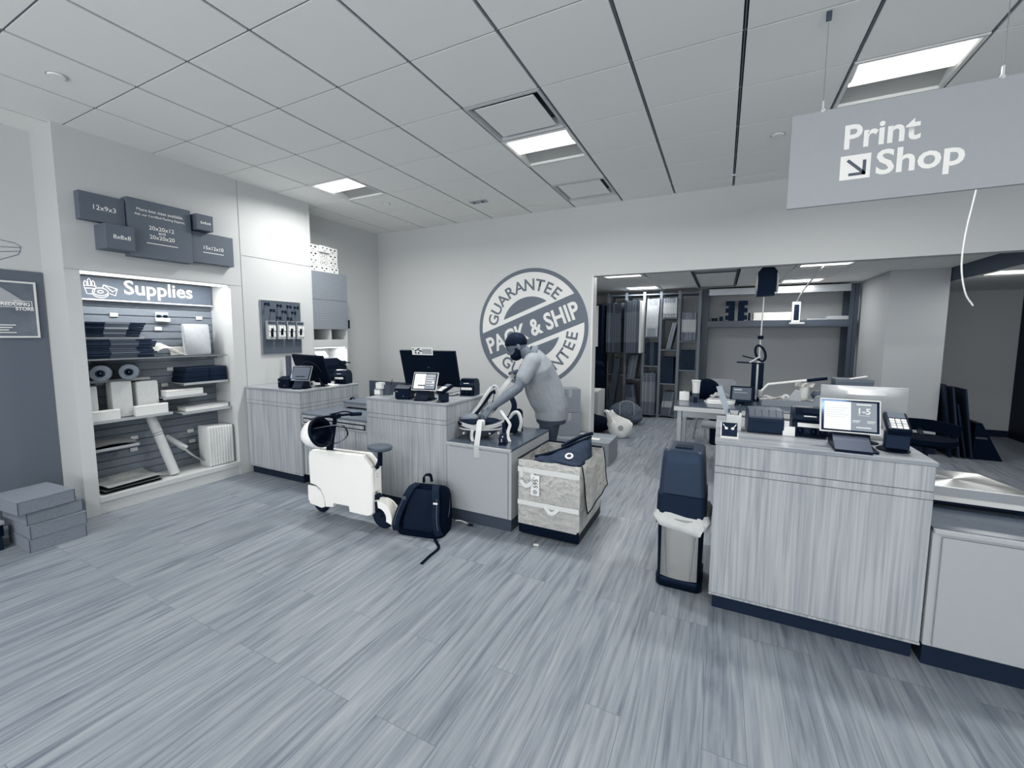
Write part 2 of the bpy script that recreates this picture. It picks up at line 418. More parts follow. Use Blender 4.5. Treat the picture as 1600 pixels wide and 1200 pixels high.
t = thing('ceiling_sensor', 'small pair of square sensor plates on the ceiling above the back wall', 'sensor', (-2.8, 4.8, CEIL))
MB().box(-.11, -.01, -.05, .05, -.008, 0).box(.01, .11, -.05, .05, -.008, 0).build('plate', M_sign, t); MB().box(-.075, -.045, -.02, .02, -.012, -.008).box(.04, .07, -.02, .02, -.014, -.008).build('lens', M_slate, t)

# left wall: built-out white laminate with the lit supplies niche
PX = -4.78; PY0, PY1 = 1.545, 3.90; NY0, NY1, NZ0, NZ1 = 1.64, 2.86, .15, 2.10
b = MB()
b.box(-5.2, PX, PY0, NY0, 0, NZ1); b.box(-5.2, PX, NY1, 2.985, 0, NZ1); b.box(-5.2, PX, PY0, 2.985, NZ1 + .006, CEIL); b.box(-5.2, PX - .006, PY0, 2.985, NZ1, NZ1 + .006)
b.box(-5.2, PX + .004, NY0, NY1, .105, NZ0); b.box(-5.2, PX - .012, NY0, NY1, 0, .105)
b.box(-5.2, PX - .008, 2.985, 2.993, 0, CEIL)
b.box(-5.2, PX, 2.993, PY1 - .02, 0, 2.435); b.box(-5.2, PX, 2.993, PY1 - .02, 2.445, CEIL); b.box(-5.2, PX - .006, 2.993, PY1, 2.435, 2.445)
b.box(-5.2, PX + .006, PY1 - .02, PY1, 0, 2.435); b.box(-5.2, PX + .006, PY1 - .02, PY1, 2.445, CEIL)
struct(b, 'wall_niche', M_lam)
struct(MB().box(-5.2, -5.185, -1.2, 1.535, 0, 2.09), 'wall_panel', M_darkwall)
t = thing('led_strip', 'lit strip light along the top of the supplies niche', 'strip light', (-4.86, 2.25, 2.094))
MB().box(-.045, .0, -.60, .60, -.012, .004, bev=.002).build('housing', M_white, t)
MB().box(.002, .03, -.605, .605, -.012, .004, bev=.002).build('diffuser', emis('strip lens', 1.0, 3.0), t)
area_light('strip_lamp', (-4.84, 2.25, 2.078), (0, math.radians(12), 0), .03, 1.18, 11, WARM)
sl = MB()
z = NZ0 + .004
while z < 1.87:
    sl.box(-5.165, -5.150, NY0, NY1, z, min(z + .068, 1.885), bev=.002, seg=1); z += .0762
sl.box(-5.2, -5.165, NY0, NY1, NZ0, NZ1)
struct(sl, 'wall_slatwall', mat('slatwall', .48, .5, noise=.015))

# back room
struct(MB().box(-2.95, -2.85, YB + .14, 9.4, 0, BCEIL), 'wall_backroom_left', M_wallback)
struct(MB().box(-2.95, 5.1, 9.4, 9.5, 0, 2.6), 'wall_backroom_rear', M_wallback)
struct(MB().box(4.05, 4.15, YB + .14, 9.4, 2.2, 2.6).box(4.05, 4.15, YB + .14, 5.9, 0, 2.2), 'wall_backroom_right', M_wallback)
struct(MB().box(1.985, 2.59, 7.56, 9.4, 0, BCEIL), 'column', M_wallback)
bc = MB()
BL = [(-1.36, 6.56), (-1.36, 8.4), (1.1, 6.56), (1.1, 8.4)]
for i in range(-6, 6):
    x0 = .185 + .61 * i
    if x0 < -2.85: x0 = -2.85
    x1 = min(.185 + .61 * (i + 1) - .006, 2.6)
    for y0, y1 in ((5.71, 6.25), (6.25, 6.87), (6.87, 8.09), (8.09, 8.71), (8.71, 9.4)):
        if any(abs(x - (x0 + x1) / 2) < .2 and y0 < y < y1 for x, y in BL): continue
        if abs((x0 + x1) / 2 + .12) < .2 and y0 in (6.25, 6.87, 8.09): continue
        if x1 > x0 + .02: bc.box(x0, x1, y0, y1 - .003, BCEIL, BCEIL + .03)
bc.box(2.62, 4.05, 5.71, 6.58, 2.28, 2.31); bc.box(2.62, 4.05, 7.2, 9.4, 2.28, 2.31); bc.box(3.24, 4.05, 6.58, 7.2, 2.28, 2.31)
struct(bc, 'ceiling_backroom', M_bceil)
struct(MB().box(-2.95, 4.1, 5.71, 9.4, BCEIL + .12, BCEIL + .14), 'ceiling_backroom_slab', M_groove)
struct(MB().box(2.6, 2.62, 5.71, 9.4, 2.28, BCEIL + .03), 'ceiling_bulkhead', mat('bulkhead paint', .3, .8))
for i, (x, y) in enumerate(BL + [(2.93, 6.89)]):
    zc = BCEIL if i < 4 else 2.28
    t = thing('ceiling_light', ('lit back room ceiling light near the opening, over the cardboard shelves', 'lit back room ceiling light deepest in, against the tops of the cardboard shelves', 'lit back room ceiling light near the opening, over the black cord reel', 'lit back room ceiling light deepest in, above the wide shelf', 'lit ceiling light in the lower back room ceiling at far right')[i], 'ceiling light', (x, y, zc), 0, 'back room ceiling lights')
    f = MB(); h = .3; w_ = .03
    f.box(-h, h, -h, -h + w_, -.006, .03); f.box(-h, h, h - w_, h, -.006, .03); f.box(-h, -h + w_, -h + w_, h - w_, -.006, .03); f.box(h - w_, h, -h + w_, h - w_, -.006, .03)
    f.build('frame', M_white, t)
    MB().grid(lambda u, v: V((-.268 + .536 * u / 4, -.268 + .536 * v / 8, .004 + .03 * math.sin(PI * v / 8))), 4, 8, .004).build('reflector', M_reflect, t, smooth=40)
    MB().box(-.25, .25, -.2, .12, -.004, .004, bev=.002).build('diffuser', M_lens, t)
area_light('troffer_lamp', (2.93, 6.85, 2.268), (0, 0, 0), .5, .3, 8, WARM)
t = thing('air_vent', 'slotted metal air vent in the back room ceiling', 'air vent', (-.122, 7.4, BCEIL))
MB().box(-.29, .29, -1.1, -1.04, -.004, .03).box(-.29, .29, 1.2, 1.27, -.004, .03).box(-.29, -.26, -1.1, 1.27, -.004, .03).box(.26, .29, -1.1, 1.27, -.004, .03).box(-.26, .26, -.68, -.62, -.004, .03).build('frame', M_slate, t)
MB().box(-.26, .26, -.62, 1.2, .0, .02).build('panel', M_bceil, t)
v_ = MB()
for k in range(5): v_.box(-.26, .26, -1.03 + k * .075, -1.0 + k * .075, .0, .03)
v_.build('louvre', M_sign, t)
d = struct(MB().box(4.052, 4.12, 5.9, 9.39, 0.0, 2.19, bev=.004), 'door_1', mat('dark door', .05, .5))
MB().box(4.03, 4.055, 6.1, 6.2, .95, 1.1).build('door_handle', M_steel, d)
struct(MB().box(2.59, 4.05, 9.385, 9.4, 0, .1), 'baseboard_backroom', M_base)
struct(MB().box(1.97, 2.6, 7.545, 7.56, 0, .1).box(1.97, 1.985, 7.56, 9.4, 0, .1), 'baseboard_column', M_base)
struct(MB().box(-5.2, -1.545, YB - .012, YB, 0, .1), 'baseboard_back', M_base)
# ---------------------------------------------------------------- counters
HT, HB = .99, .10
def tall_counter(x0, x1, y0, y1, label, seed):
    t = thing('service_counter', label, 'counter', ((x0 + x1) / 2, y0, 0), 0, 'tall wood-look service counters'); h = (x1 - x0) / 2; D = y1 - y0
    wm = wood('grey oak laminate', .635, .08, 'z', 1.0, seed=seed)
    b = MB(); b.box(-h, h, .004, D, HB, HT - .185, bev=.002, seg=1); b.build('cabinet_body', wm, t)
    MB().box(-h, h, 0, D, HT - .182, HT - .145, bev=.002, seg=1).build('rail_strip', wm, t)
    MB().box(-h + .001, h - .001, .003, D, HT - .143, HT - .022, bev=.002, seg=1).build('fascia', wm, t)
    MB().box(-h - .004, h + .004, -.006, D, HT - .02, HT, bev=.003).build('countertop', M_woodt, t)
    MB().box(-h, h, .0, .016, HB - .012, HB).build('bottom_edge', M_wood, t)
    MB().box(-h + .02, h - .02, .03, D - .02, 0, HB - .012).build('toe_kick', M_kick, t)
    return t
tall_counter(-4.772, -3.88, 2.96, 3.775, 'tall wood-look counter leftmost, against the white supplies wall', 1.3)
tall_counter(-2.955, -2.055, 2.96, 3.70, 'tall wood-look counter in the middle, behind the black backpack', 5.1)
tall_counter(-.005, .915, 2.62, 3.45, 'tall wood-look counter nearest the viewer, right of the trash can', 9.7)
M_ltop = mat('dark grey laminate top', .30, .22, spec=.5)
M_lwht = mat('light laminate door', .64, .45)
def low_counter(x0, x1, y0, y1, h_, label):
    t = thing('low_counter', label, 'counter', ((x0 + x1) / 2, y0, 0), 0, 'low counters with a pale front'); h = (x1 - x0) / 2 - .002; D = y1 - y0
    side = mat('light grey laminate edge', .66, .45)
    MB().box(-h, h, .004, D, HB, h_ - .022, bev=.002, seg=1).build('cabinet_body', side, t)
    MB().box(-h + .03, h - .025, -.012, .003, HB + .01, h_ - .034, bev=.002, seg=1).build('front_panel', M_lwht, t)
    MB().box(-h, h, -.012, .01, h_ - .022, h_ - .002, bev=.002, seg=1).build('top_edge', side, t)
    MB().box(-h, h, .010, D, h_ - .02, h_, bev=.002, seg=1).build('countertop', M_ltop, t)
    MB().box(-h + .002, h - .004, .012, D - .02, 0, HB).build('toe_kick', M_kick if x0 > 0 else mat('slate toe kick', .22, .5), t)
    return t
low_counter(-2.05, -1.435, 2.955, 3.775, .675, 'low pale-fronted counter under the tangled harness, beside the silver cart')
low_counter(.92, 1.95, 2.61, 3.5, .68, 'low pale-fronted counter at the right edge, under the scale')
# inset scale shelf between the left and the middle counter
t = thing('scale_shelf', 'low dark-topped shelf unit between the left and middle tall counters', 'shelf unit', (-3.4175, 2.97, 0)); h = .455
MB().box(-h, h, .004, .8, .745, .765, bev=.002, seg=1).build('shelf_top', mat('grey laminate shelf', .42, .4), t)
MB().box(-h, h, .02, .5, HB, .64, bev=.002, seg=1).build('cabinet_body', M_wood, t)
d = MB().box(-h, h, .0, .45, .645, .742, bev=.002, seg=1).build('drawer', M_wood, t)
MB().box(-h + .03, h - .02, -.004, .002, .665, .718).build('recess', M_kick, d)
MB().box(-h + .042, h - .032, -.008, -.002, .676, .707).build('pull', M_wood, d)
MB().box(-h, h, .06, .4, 0, HB).build('toe_kick', M_kick, t)
# ---------------------------------------------------------------- left wall: box display, sign, niche goods
YV, ZV, XV = V((0, 1, 0)), V((0, 0, 1)), V((1, 0, 0))
M_dbox = mat('slate display box', .37, .6, noise=.008)
def display_box(y0, y1, z0, z1, d, label, lines):
    t = thing('display_box', label, 'display box', (PX, (y0 + y1) / 2, z0), 0, 'box size display boxes on the wall'); h = (y1 - y0) / 2
    MB().box(.001, d, -h, h, 0, z1 - z0, bev=.002, seg=1).build('carton', M_dbox, t)
    tx = MB(); ln = MB()
    for s, yc, zc, wd in lines:
        if s is None: ln.box(d + .0005, d + .0012, yc - wd / 2, yc + wd / 2, zc, zc + .006)
        else: fit_text(tx, s, (d + .001, yc, zc), YV, ZV, wd, None, .004, .0004, 'CENTER')
    tx.build('printed_size', M_letter, t)
    if len(ln.b.verts): ln.build('small_print', M_letter, t)
display_box(1.645, 1.948, 2.51, 2.735, .076, 'slate display box printed 12x9x3, top left of the group', [('12x9x3', .01, .095, .15)])
display_box(1.755, 1.952, 2.285, 2.487, .2, 'deep slate display cube printed 8x8x8 at lower left', [('8x8x8', .01, .085, .12)])
display_box(1.956, 2.458, 2.262, 2.768, .1, 'largest slate display box, about more box sizes, in the middle', [('More box sizes available.', 0, .405, .37), ('Ask our Certified Packing Experts.', 0, .365, .40), ('20x20x12', 0, .255, .2), ('and', 0, .222, .055), ('20x20x20', 0, .175, .2), (None, 0, .13, .25)])
display_box(2.485, 2.638, 2.598, 2.748, .15, 'smallest slate display cube printed 6x6x6 at upper right', [('6x6x6', .005, .06, .095)])
display_box(2.462, 2.868, 2.288, 2.588, .08, 'slate display box printed 15x12x10 at lower right', [('15x12x10', 0, .14, .19), (None, 0, .105, .2)])

t = thing('supplies_sign', 'slate Supplies sign with white pencil cup, tape and envelope drawing', 'sign', (-5.125, 2.25, 1.89))
MB().box(0, .02, -.595, .595, 0, .20, bev=.002, seg=1).build('panel', M_signd, t)
MB().box(.0, .03, -.595, .595, -.012, 0).build('bottom_rail', M_white, t)
fit_text(MB(), 'Supplies', (.0215, -.19, .065), YV, ZV, .59, None, .016, .0005).build('lettering', M_letter, t)
ic = MB()
def line2(pts, w_=.006, closed=False): ic.ribbon([(.0215, -.39 + (p[0] + .4) * .9, .012 + p[1] * .9) for p in pts], XV, .001, w_, closed)
line2([(-.50, .115), (-.48, .035), (-.43, .035), (-.405, .115)], closed=True); line2([(-.49, .09), (-.41, .09)])
for x, h_ in ((-.485, .165), (-.455, .19), (-.425, .17)): line2([(x - .011, .115), (x - .013, h_ - .02), (x - .002, h_), (x + .009, h_ - .02), (x + .011, .115)])
for r in (.062, .022): line2([(-.375 + r * math.cos(2 * PI * k / 20), .062 + r * .62 * math.sin(2 * PI * k / 20)) for k in range(20)], closed=True)
line2([(-.437, .062), (-.437, .042)]); line2([(-.375 + .062 * math.cos(PI + PI * k / 12), .042 + .038 * math.sin(PI + PI * k / 12)) for k in range(13)]); line2([(-.313, .062), (-.313, .042)])
line2([(-.345, .135), (-.235, .10), (-.255, .03), (-.30, .05)]); line2([(-.345, .135), (-.275, .07), (-.235, .10)]); line2([(-.345, .135), (-.355, .105)])
ic.build('drawing', M_letter, t)

# acrylic / wire shelves
def shelf(y0, y1, z, x1, label, wire=False):
    t = thing('slatwall_shelf', label, 'shelf', (-5.15, (y0 + y1) / 2, z), 0, 'clip-on slatwall shelves'); h = (y1 - y0) / 2; L = x1 + 5.15
    if wire:
        b = MB()
        for k in range(int((y1 - y0) / .03)): b.box(.004, L, -h + k * .03, -h + k * .03 + .004, -.004, 0)
        for x in (.01, L / 2, L - .004): b.box(x, x + .004, -h, h, -.008, -.004)
        b.build('wire_deck', M_silver, t); MB().box(L, L + .004, -h, h, -.012, .002).build('front_lip', M_silver, t)
    else:
        MB().box(.003, L, -h, h, -.006, 0).build('deck', M_acr, t); MB().box(L, L + .004, -h, h, -.02, .004).build('front_lip', M_acr, t)
    MB().box(.002, L * .7, -h + .05, -h + .056, -.04, -.0085).box(.002, L * .7, h - .056, h - .05, -.04, -.0085).build('bracket', M_silver, t)
    return t
M_acr = mat('frosted acrylic shelf', .66, .25)
shelf(1.66, 2.10, 1.545, -4.90, 'clip-on shelf under the upper stack of flat dark cartons')
shelf(1.66, 2.84, 1.352, -4.87, 'long wire shelf under the lower carton stack and the tall mailer', True)
shelf(1.66, 2.28, .80, -4.87, 'clear shelf holding the upright envelopes')
shelf(2.36, 2.84, .775, -4.86, 'slim clear shelf at right holding a flat white box')
shelf(2.40, 2.84, 1.072, -4.88, 'short clear shelf under the dark folded cartons')
shelf(1.66, 2.18, 1.15, -5.03, 'short clear ledge shelf behind the two tape rolls')
shelf(1.66, 2.0, .545, -4.90, 'short clear shelf holding a few curled sheets low at left')
shelf(2.22, 2.62, .945, -4.90, 'short clear shelf under the long white flat box')
# flattened cartons
def carton(y0, y1, z, x0, x1, th, v, band, label, group, k):
    t = thing('flat_carton', label, 'flat carton', ((x0 + x1) / 2, (y0 + y1) / 2, z), random.uniform(-.012, .012), group); h = (y1 - y0) / 2; D = (x1 - x0) / 2
    MB().box(-D, D, -h, h, 0, th * .93, bev=.003, seg=1).build('sheet', mat('dark carton %d' % k, v, .7, noise=.02), t)
    MB().box(-D - .002, D + .002, -h * .35, h * .45, th * .1, th * .96).build('printed_band', mat('carton band %d' % k, band, .6), t)
ords = ['bottom', 'second from the bottom', 'third from the bottom', 'fourth from the bottom', 'fifth from the bottom', 'sixth from the bottom', 'seventh from the bottom', 'eighth from the bottom', 'ninth from the bottom', 'tenth from the bottom']
for k in range(6):
    lb = 'topmost' if k == 5 else ords[k]
    carton(1.668 + random.uniform(0, .01), 2.06 + .012 * k, 1.546 + .0225 * k, -5.14, -4.885 - random.uniform(0, .012), .022, .08, (.2, .45, .28, .55, .3, .4)[k], 'flat dark carton, %s of the upper carton stack' % lb, 'flat cartons in the upper stack', k)
for k in range(9):
    lb = 'topmost' if k == 8 else ords[k]
    carton(1.668 + random.uniform(0, .01), 2.17 + random.uniform(-.02, .03), 1.354 + .0195 * k, -5.14, -4.875 - random.uniform(0, .012), .019, .12 + .03 * (k % 2), (.3, .22, .34, .27)[k % 4], 'flat grey-banded carton, %s of the lower carton stack' % lb, 'flat cartons in the lower stack', k)
for k in range(3):
    t = thing('flat_carton', 'dark folded carton at the right side of the niche, %s of three' % ('lowest', 'middle', 'topmost')[k], 'flat carton', (-5.0, 2.62, 1.074 + .052 * k), 0, 'dark folded cartons at right')
    MB().box(-.14, .115, -.205 + .01 * k, .215, 0, .05, bev=.004, seg=1).build('sheet', mat('dark carton r%d' % k, .06 + .02 * k, .65), t); MB().box(-.142, .117, .03, .036, 0, .0505).build('strap_line', M_black, t)
# tall kraft mailer, paper bags
def pad(name, label, cat, loc, w_, h_, d, m, rz_=0, lean=0, group=None, bow=.012):
    mb = MB(); P = rrect(-w_ / 2, w_ / 2, 0, h_, min(w_, h_) * .09)
    rs = []
    for z, k in ((-d / 2, .96), (-d / 4, 1), (d / 4, 1), (d / 2, .96)): rs.append([V((z - lean * p[1], p[0] * k, p[1] * k + (1 - k) * h_ / 2)) for p in P])
    mb.rings(rs); return solo(mb, name, m, label, cat, loc, rz_, group, smooth=50)
M_mail = mat('grey kraft mailer', .62, .6, noise=.02, nscale=25); M_mailw = mat('white padded mailer', .80, .55, noise=.015, nscale=40, bump=.15)
for k in range(3): pad('padded_mailer', 'tall grey mailer on the wire shelf, %s of three' % ('frontmost', 'middle', 'rearmost')[k], 'mailer', (-4.93 - .045 * k, 2.575 + .025 * k, 1.353), .26, .325, .034, M_mail, 0, .05, 'tall mailers on the wire shelf')
mb = MB(); mb.grid(lambda i, j: V((-.10 + .2 * i / 10, -.13 + .26 * j / 10, .002 + .135 * math.exp(-((j - 3.5) / 4.2) ** 2) * (1 - .35 * (i / 10)) + .006 * math.sin(i * 1.9 + j * 1.3))), 10, 10, .004)
solo(mb, 'paper_bag', mat('white paper bag', .95, .7), 'crumpled bright white paper bag on the wire shelf', 'paper bag', (-4.985, 2.325, 1.353), 0, smooth=60)
mb = MB().box(-.02, .0, -.075, .075, 0, .09, bev=.003); solo(mb, 'card_pack', M_label, 'small white card pack between the paper bag and tall mailers', 'card pack', (-5.11, 2.49, 1.353))
# hanging glasses-like pack near the top
t = thing('hanging_pack', 'small clear hang pack with a white header on the upper slats', 'hang pack', (-5.148, 2.37, 1.70))
MB().box(.002, .006, -.06, .06, 0, .1, bev=.002, seg=1).build('card', M_sign, t); MB().box(.006, .04, -.06, .06, .0, .035, bev=.003, seg=1).build('header', M_label, t)
MB().ball((.012, -.028, .055), (.008, .026, .014), 10).ball((.012, .03, .055), (.008, .026, .014), 10).build('black_insert', M_black, t)
# tape rolls on hooks
for y, lb in ((1.865, 'grey wrap roll at the left of the pair, seen end on'), (2.07, 'grey wrap roll at the right of the pair, seen end on')):
    t = thing('wrap_roll', lb, 'wrap roll', (-5.14, y, 1.222), -.42, 'wrap rolls on hooks')
    Mx = ry(PI / 2)
    MB().lathe([(.03, 0), (.062, 0), (.074, .02), (.074, .25), (.068, .27), (.034, .27), (.03, .25)], n=28, M=Mx).build('roll', mat('grey wrap', .46, .6, noise=.03), t, smooth=40)
    MB().lathe([(.022, -.002), (.033, -.002), (.033, .272), (.022, .272)], n=24, M=Mx).cyl((.2, 0, 0), (.205, 0, 0), .0225, n=20).build('core', M_kick, t, smooth=40)  # dark disc inside the core stands in for the shade of its hole
    MB().cyl((.0, 0, 0), (.25, 0, 0), .004, n=8).build('hook', M_silver, t)
# upright envelopes and boxes on the clear shelf
for k, (y, w_, h_, x, lb) in enumerate(((1.70, .09, .31, -4.97, 'white padded mailer upright at the left end of the clear shelf'), (1.92, .155, .34, -4.97, 'rounded white padded mailer upright in the middle of the clear shelf'), (2.125, .175, .32, -4.98, 'squared white padded mailer upright toward the right of the clear shelf'))):
    pad('padded_mailer', lb, 'mailer', (x, y, .801), w_, h_, .05, M_mailw, 0, .02, 'upright mailers on the clear shelf')
    pad('padded_mailer', lb.replace('white', 'rear white').replace(' upright', ' standing behind'), 'mailer', (x - .065, y, .801), w_, h_ * .97, .045, M_mailw, 0, .02, 'rear mailers on the clear shelf')
for y0, y1, z0, z1, lb in ((1.665, 1.87, .823, .915, 'low white mailer box at the left front of the clear shelf'), (1.985, 2.25, .823, .92, 'low white mailer box at the right front of the clear shelf')):
    t = thing('mailer_box', lb, 'mailer box', (-4.91, (y0 + y1) / 2, .801), 0, 'low mailer boxes on the clear shelf'); h = (y1 - y0) / 2
    MB().box(-.02, .03, -h, h, 0, z1 - z0 - .02, bev=.004).build('carton', M_white, t); MB().box(-.021, .031, -h - .001, h + .001, z1 - z0 - .02, z1 - z0, bev=.004).build('lid', mat('white lid', .94, .5), t)
t = thing('mailer_box', 'long flat white box on the short clear shelf', 'mailer box', (-4.95, 2.425, .946)); MB().box(-.06, .05, -.175, .165, 0, .05, bev=.006).build('carton', M_white, t); MB().box(-.061, .051, -.176, .166, .05, .066, bev=.005).build('lid', mat('white lid b', .93, .5), t)
t = thing('mailer_box', 'long flat white box on the slim right-hand shelf', 'mailer box', (-4.96, 2.60, .776)); MB().box(-.1, .07, -.19, .235, 0, .035, bev=.004).build('carton', M_white, t); MB().box(-.101, .071, -.191, .236, .036, .046, bev=.003).build('lid', mat('grey lid', .7, .5), t)
# leaning tubes, curled sheet
def tube_thing(p0, p1, r, label, bands):
    p0, p1 = V(p0), V(p1); t = thing('mailing_tube', label, 'mailing tube', p0); q = p1 - p0; d = q.normalized()
    MB().tube([V((0, 0, 0)), q], r, 24).build('tube', mat('pale tube', .76, .5, noise=.015), t, smooth=40)
    MB().cyl(q, q + d * .006, r * .93, n=24).build('end_cap', M_white, t, smooth=40)
    if bands:
        b = MB()
        for f in bands: b.tube(arc(q * f, d.orthogonal().normalized(), d.cross(d.orthogonal().normalized()), r + .001, 0, 2 * PI, 24)[:-1], .002, 6, True)
        b.build('rubber_band', M_ink, t)
tube_thing((-4.90, 2.275, .165), (-5.01, 2.155, .755), .042, 'tall pale mailing tube leaning on the slats with rubber bands', (.7, .735))
tube_thing((-5.09, 2.30, .52), (-4.99, 2.43, .38), .03, 'short pale rolled tube behind the leaning mailing tube', None)
mb = MB(); mb.grid(lambda i, j: V((-.05 + .1 * j / 4, .34 * i / 10, .26 * (1 - i / 10) ** 1.8)), 10, 4, .004); solo(mb, 'curled_sheet', M_paper, 'curled white sheet hanging down to the niche floor', 'sheet', (-4.96, 2.38, .153), 0, smooth=60)
# standing block of padded mailers, bottom right
for k in range(9): pad('padded_mailer', 'white padded mailer standing in the bottom right row, %s' % ('at the near end' if k == 0 else 'at the far end' if k == 8 else '%s from the near end' % ('second', 'third', 'fourth', 'fifth', 'sixth', 'seventh', 'eighth')[k - 1]), 'mailer', (-4.93 + .0 * k, 2.59 + .0285 * k, .152), .20, .44 - .002 * k, .027, M_mailw, PI / 2, 0, 'padded mailers in the bottom right row')
for k in range(5):
    mb = MB(); L = .47 - .012 * k; mb.grid(lambda i, j: V((-.15 + .27 * i / 6, -L / 2 + L * j / 8, .012 * k + .010 * math.sin(i * .8 + k) * (1 if k == 4 else .1) + (.05 * ((6 - i) / 6) ** 2 if k == 4 else 0))), 6, 8, .009)
    solo(mb, 'flat_mailer', (M_mailw, M_charc, M_mailw, M_charc, M_mailw)[k], 'flat mailer lying on the niche floor, %s of the pile' % ('lowest', 'second from the bottom', 'middle', 'second from the top', 'topmost')[k], 'mailer', (-4.95, 1.91, .153), .03 * k, 'flat mailers on the niche floor', smooth=60)
for k in range(3):
    mb = MB(); mb.grid(lambda i, j: V((-.14 + .22 * i / 6, -.165 + .33 * j / 8, .014 * k + .012 * math.sin(j * .5) * (k > 0) - .02 * (i / 6) ** 2 * (k == 2))), 6, 8, .006)
    solo(mb, 'flat_mailer', (M_black, M_sign, M_mailw)[k], ('black sheet lowest on the low left shelf', 'grey sheet in the middle on the low left shelf', 'pale sheet on top on the low left shelf')[k], 'mailer', (-4.98, 1.83, .556), 0, 'sheets on the low left shelf', smooth=60)
tags = [(1.98, 1.735), (2.72, 1.73), (2.33, 1.61), (1.96, 1.60), (1.83, 1.22), (2.06, 1.11), (1.83, 1.1), (2.41, 1.19), (2.35, 1.03), (2.45, .93), (2.06, .535), (2.05, .42), (2.56, .505), (2.57, .39)]
tagpos = ['on the top slats at left', 'on the top slats at right', 'on the slats above the paper bag', 'below the upper carton stack', 'between the two wrap rolls', 'under the right wrap roll', 'under the left wrap roll', 'beside the dark folded cartons', 'above the long white flat box', 'under the long white flat box', 'right of the low left shelf', 'low left of the leaning tube', 'right of the leaning tube', 'above the curled sheet']
for (y, z), lb in zip(tags, tagpos):
    t = thing('price_tag', 'small white price tag %s' % lb, 'price tag', (-5.149, y, z), 0, 'price tags on the slatwall')
    MB().box(.001, .012, -.032, .032, 0, .038, bev=.001, seg=1).build('holder', M_acr, t); MB().box(.012, .0135, -.03, .03, .002, .036).build('card', M_tag, t)

# far left: poster, line drawing, floor boxes
t = thing('shredding_poster', 'framed grey poster with shredding lettering at the left edge', 'poster', (-5.184, 1.26, 1.54))
MB().box(0, .012, -.24, .225, .0, .46, bev=.002, seg=1).build('backing', mat('poster print', .42, .5, noise=.05, nscale=6), t)
MB().box(.0, .018, -.24, .225, .0, .014).box(.0, .018, -.24, .225, .446, .46).box(.0, .018, .212, .225, .014, .446).box(.0, .018, -.24, -.227, .014, .446).build('frame', M_white, t)
MB().prism([(-.2, .43), (.03, .40), (.08, .36), (.17, .28), (.0, .27), (-.2, .30)], (.0125, 0, 0), YV, ZV, .001).build('paper_picture', mat('poster paper', .66, .6), t)
b = MB(); fit_text(b, 'REDDING', (.0135, .018, .262), YV, ZV, .165, None, .03); fit_text(b, 'STORE', (.0135, .098, .225), YV, ZV, .105, None, .03); b.box(.013, .0145, -.1, .196, .248, .252).box(.013, .0145, .192, .196, .252, .302).box(.013, .0145, .09, .196, .299, .303)
for k in range(3): b.box(.013, .014, -.08 + .01 * k, .09 - .02 * k, .1 - .02 * k, .107 - .02 * k)
b.box(.013, .014, -.02, .09, .04, .046); b.build('lettering', M_letter, t)
t = thing('wall_drawing', 'thin line drawing of stacked sheets on the upper left wall', 'wall graphic', (-5.199, 1.30, 2.16))
b = MB()
for p in ([(-.2, .17), (.0, .165), (.1, .15), (.13, .13), (.125, .09), (.0, .065), (-.2, .05)], [(-.2, .10), (.0, .105), (.13, .12)], [(-.2, -.03), (.0, .0), (.11, .06), (.125, .09)]):
    b.ribbon([(.0012, q[0], q[1]) for q in p], XV, .001, .005)
b.build('outline', M_sign2, t)
M_crtn = mat('kraft mailing carton', .47, .75, noise=.02, nscale=60)
for k, (dx, dy, a, lb) in enumerate(((0, 0, .0, 'bottom kraft carton of the four-box stack on the floor at left'), (.0, .005, .02, 'second kraft carton from the bottom of the four-box stack'), (-.03, -.005, .05, 'third kraft carton from the bottom of the four-box stack'), (.0, -.06, .09, 'topmost kraft carton of the four-box stack, turned slightly'))):
    t = thing('carton', lb, 'carton', (-4.575 + dx, 1.25 + dy, .098 * k), a, 'kraft cartons stacked on the floor')
    MB().box(-.2, .2, -.155, .155, 0, .093, bev=.003, seg=1).build('box_body', M_crtn, t)
    MB().box(-.2, .202, -.157, .157, .0935, .097, bev=.001, seg=1).box(.2005, .203, -.03, .03, .08, .094).build('lid', M_crtn, t)
    MB().box(.2001, .2012, -.156, -.151, 0, .093).box(.2001, .2012, .151, .156, 0, .093).build('flap_edge', M_edge, t)
for k, (z, h_, m) in enumerate(((0, .10, M_charc), (.10, .08, M_black), (.18, .03, M_cardl))):
    t = thing('carton', ('bottom dark carton of the low stack cut by the left edge', 'black carton in the middle of the low stack at the left edge', 'flat pale carton on top of the low stack at the left edge')[k], 'carton', (-4.82, .86, z), .06 * k, 'low stack at the left edge')
    MB().box(-.2, .2, -.17, .17, 0, h_ - .002, bev=.003, seg=1).build('box_body', m, t); MB().box(.2, .202, -.1, .1, h_ * .3, h_ * .6).build('label_strip', M_sign, t)

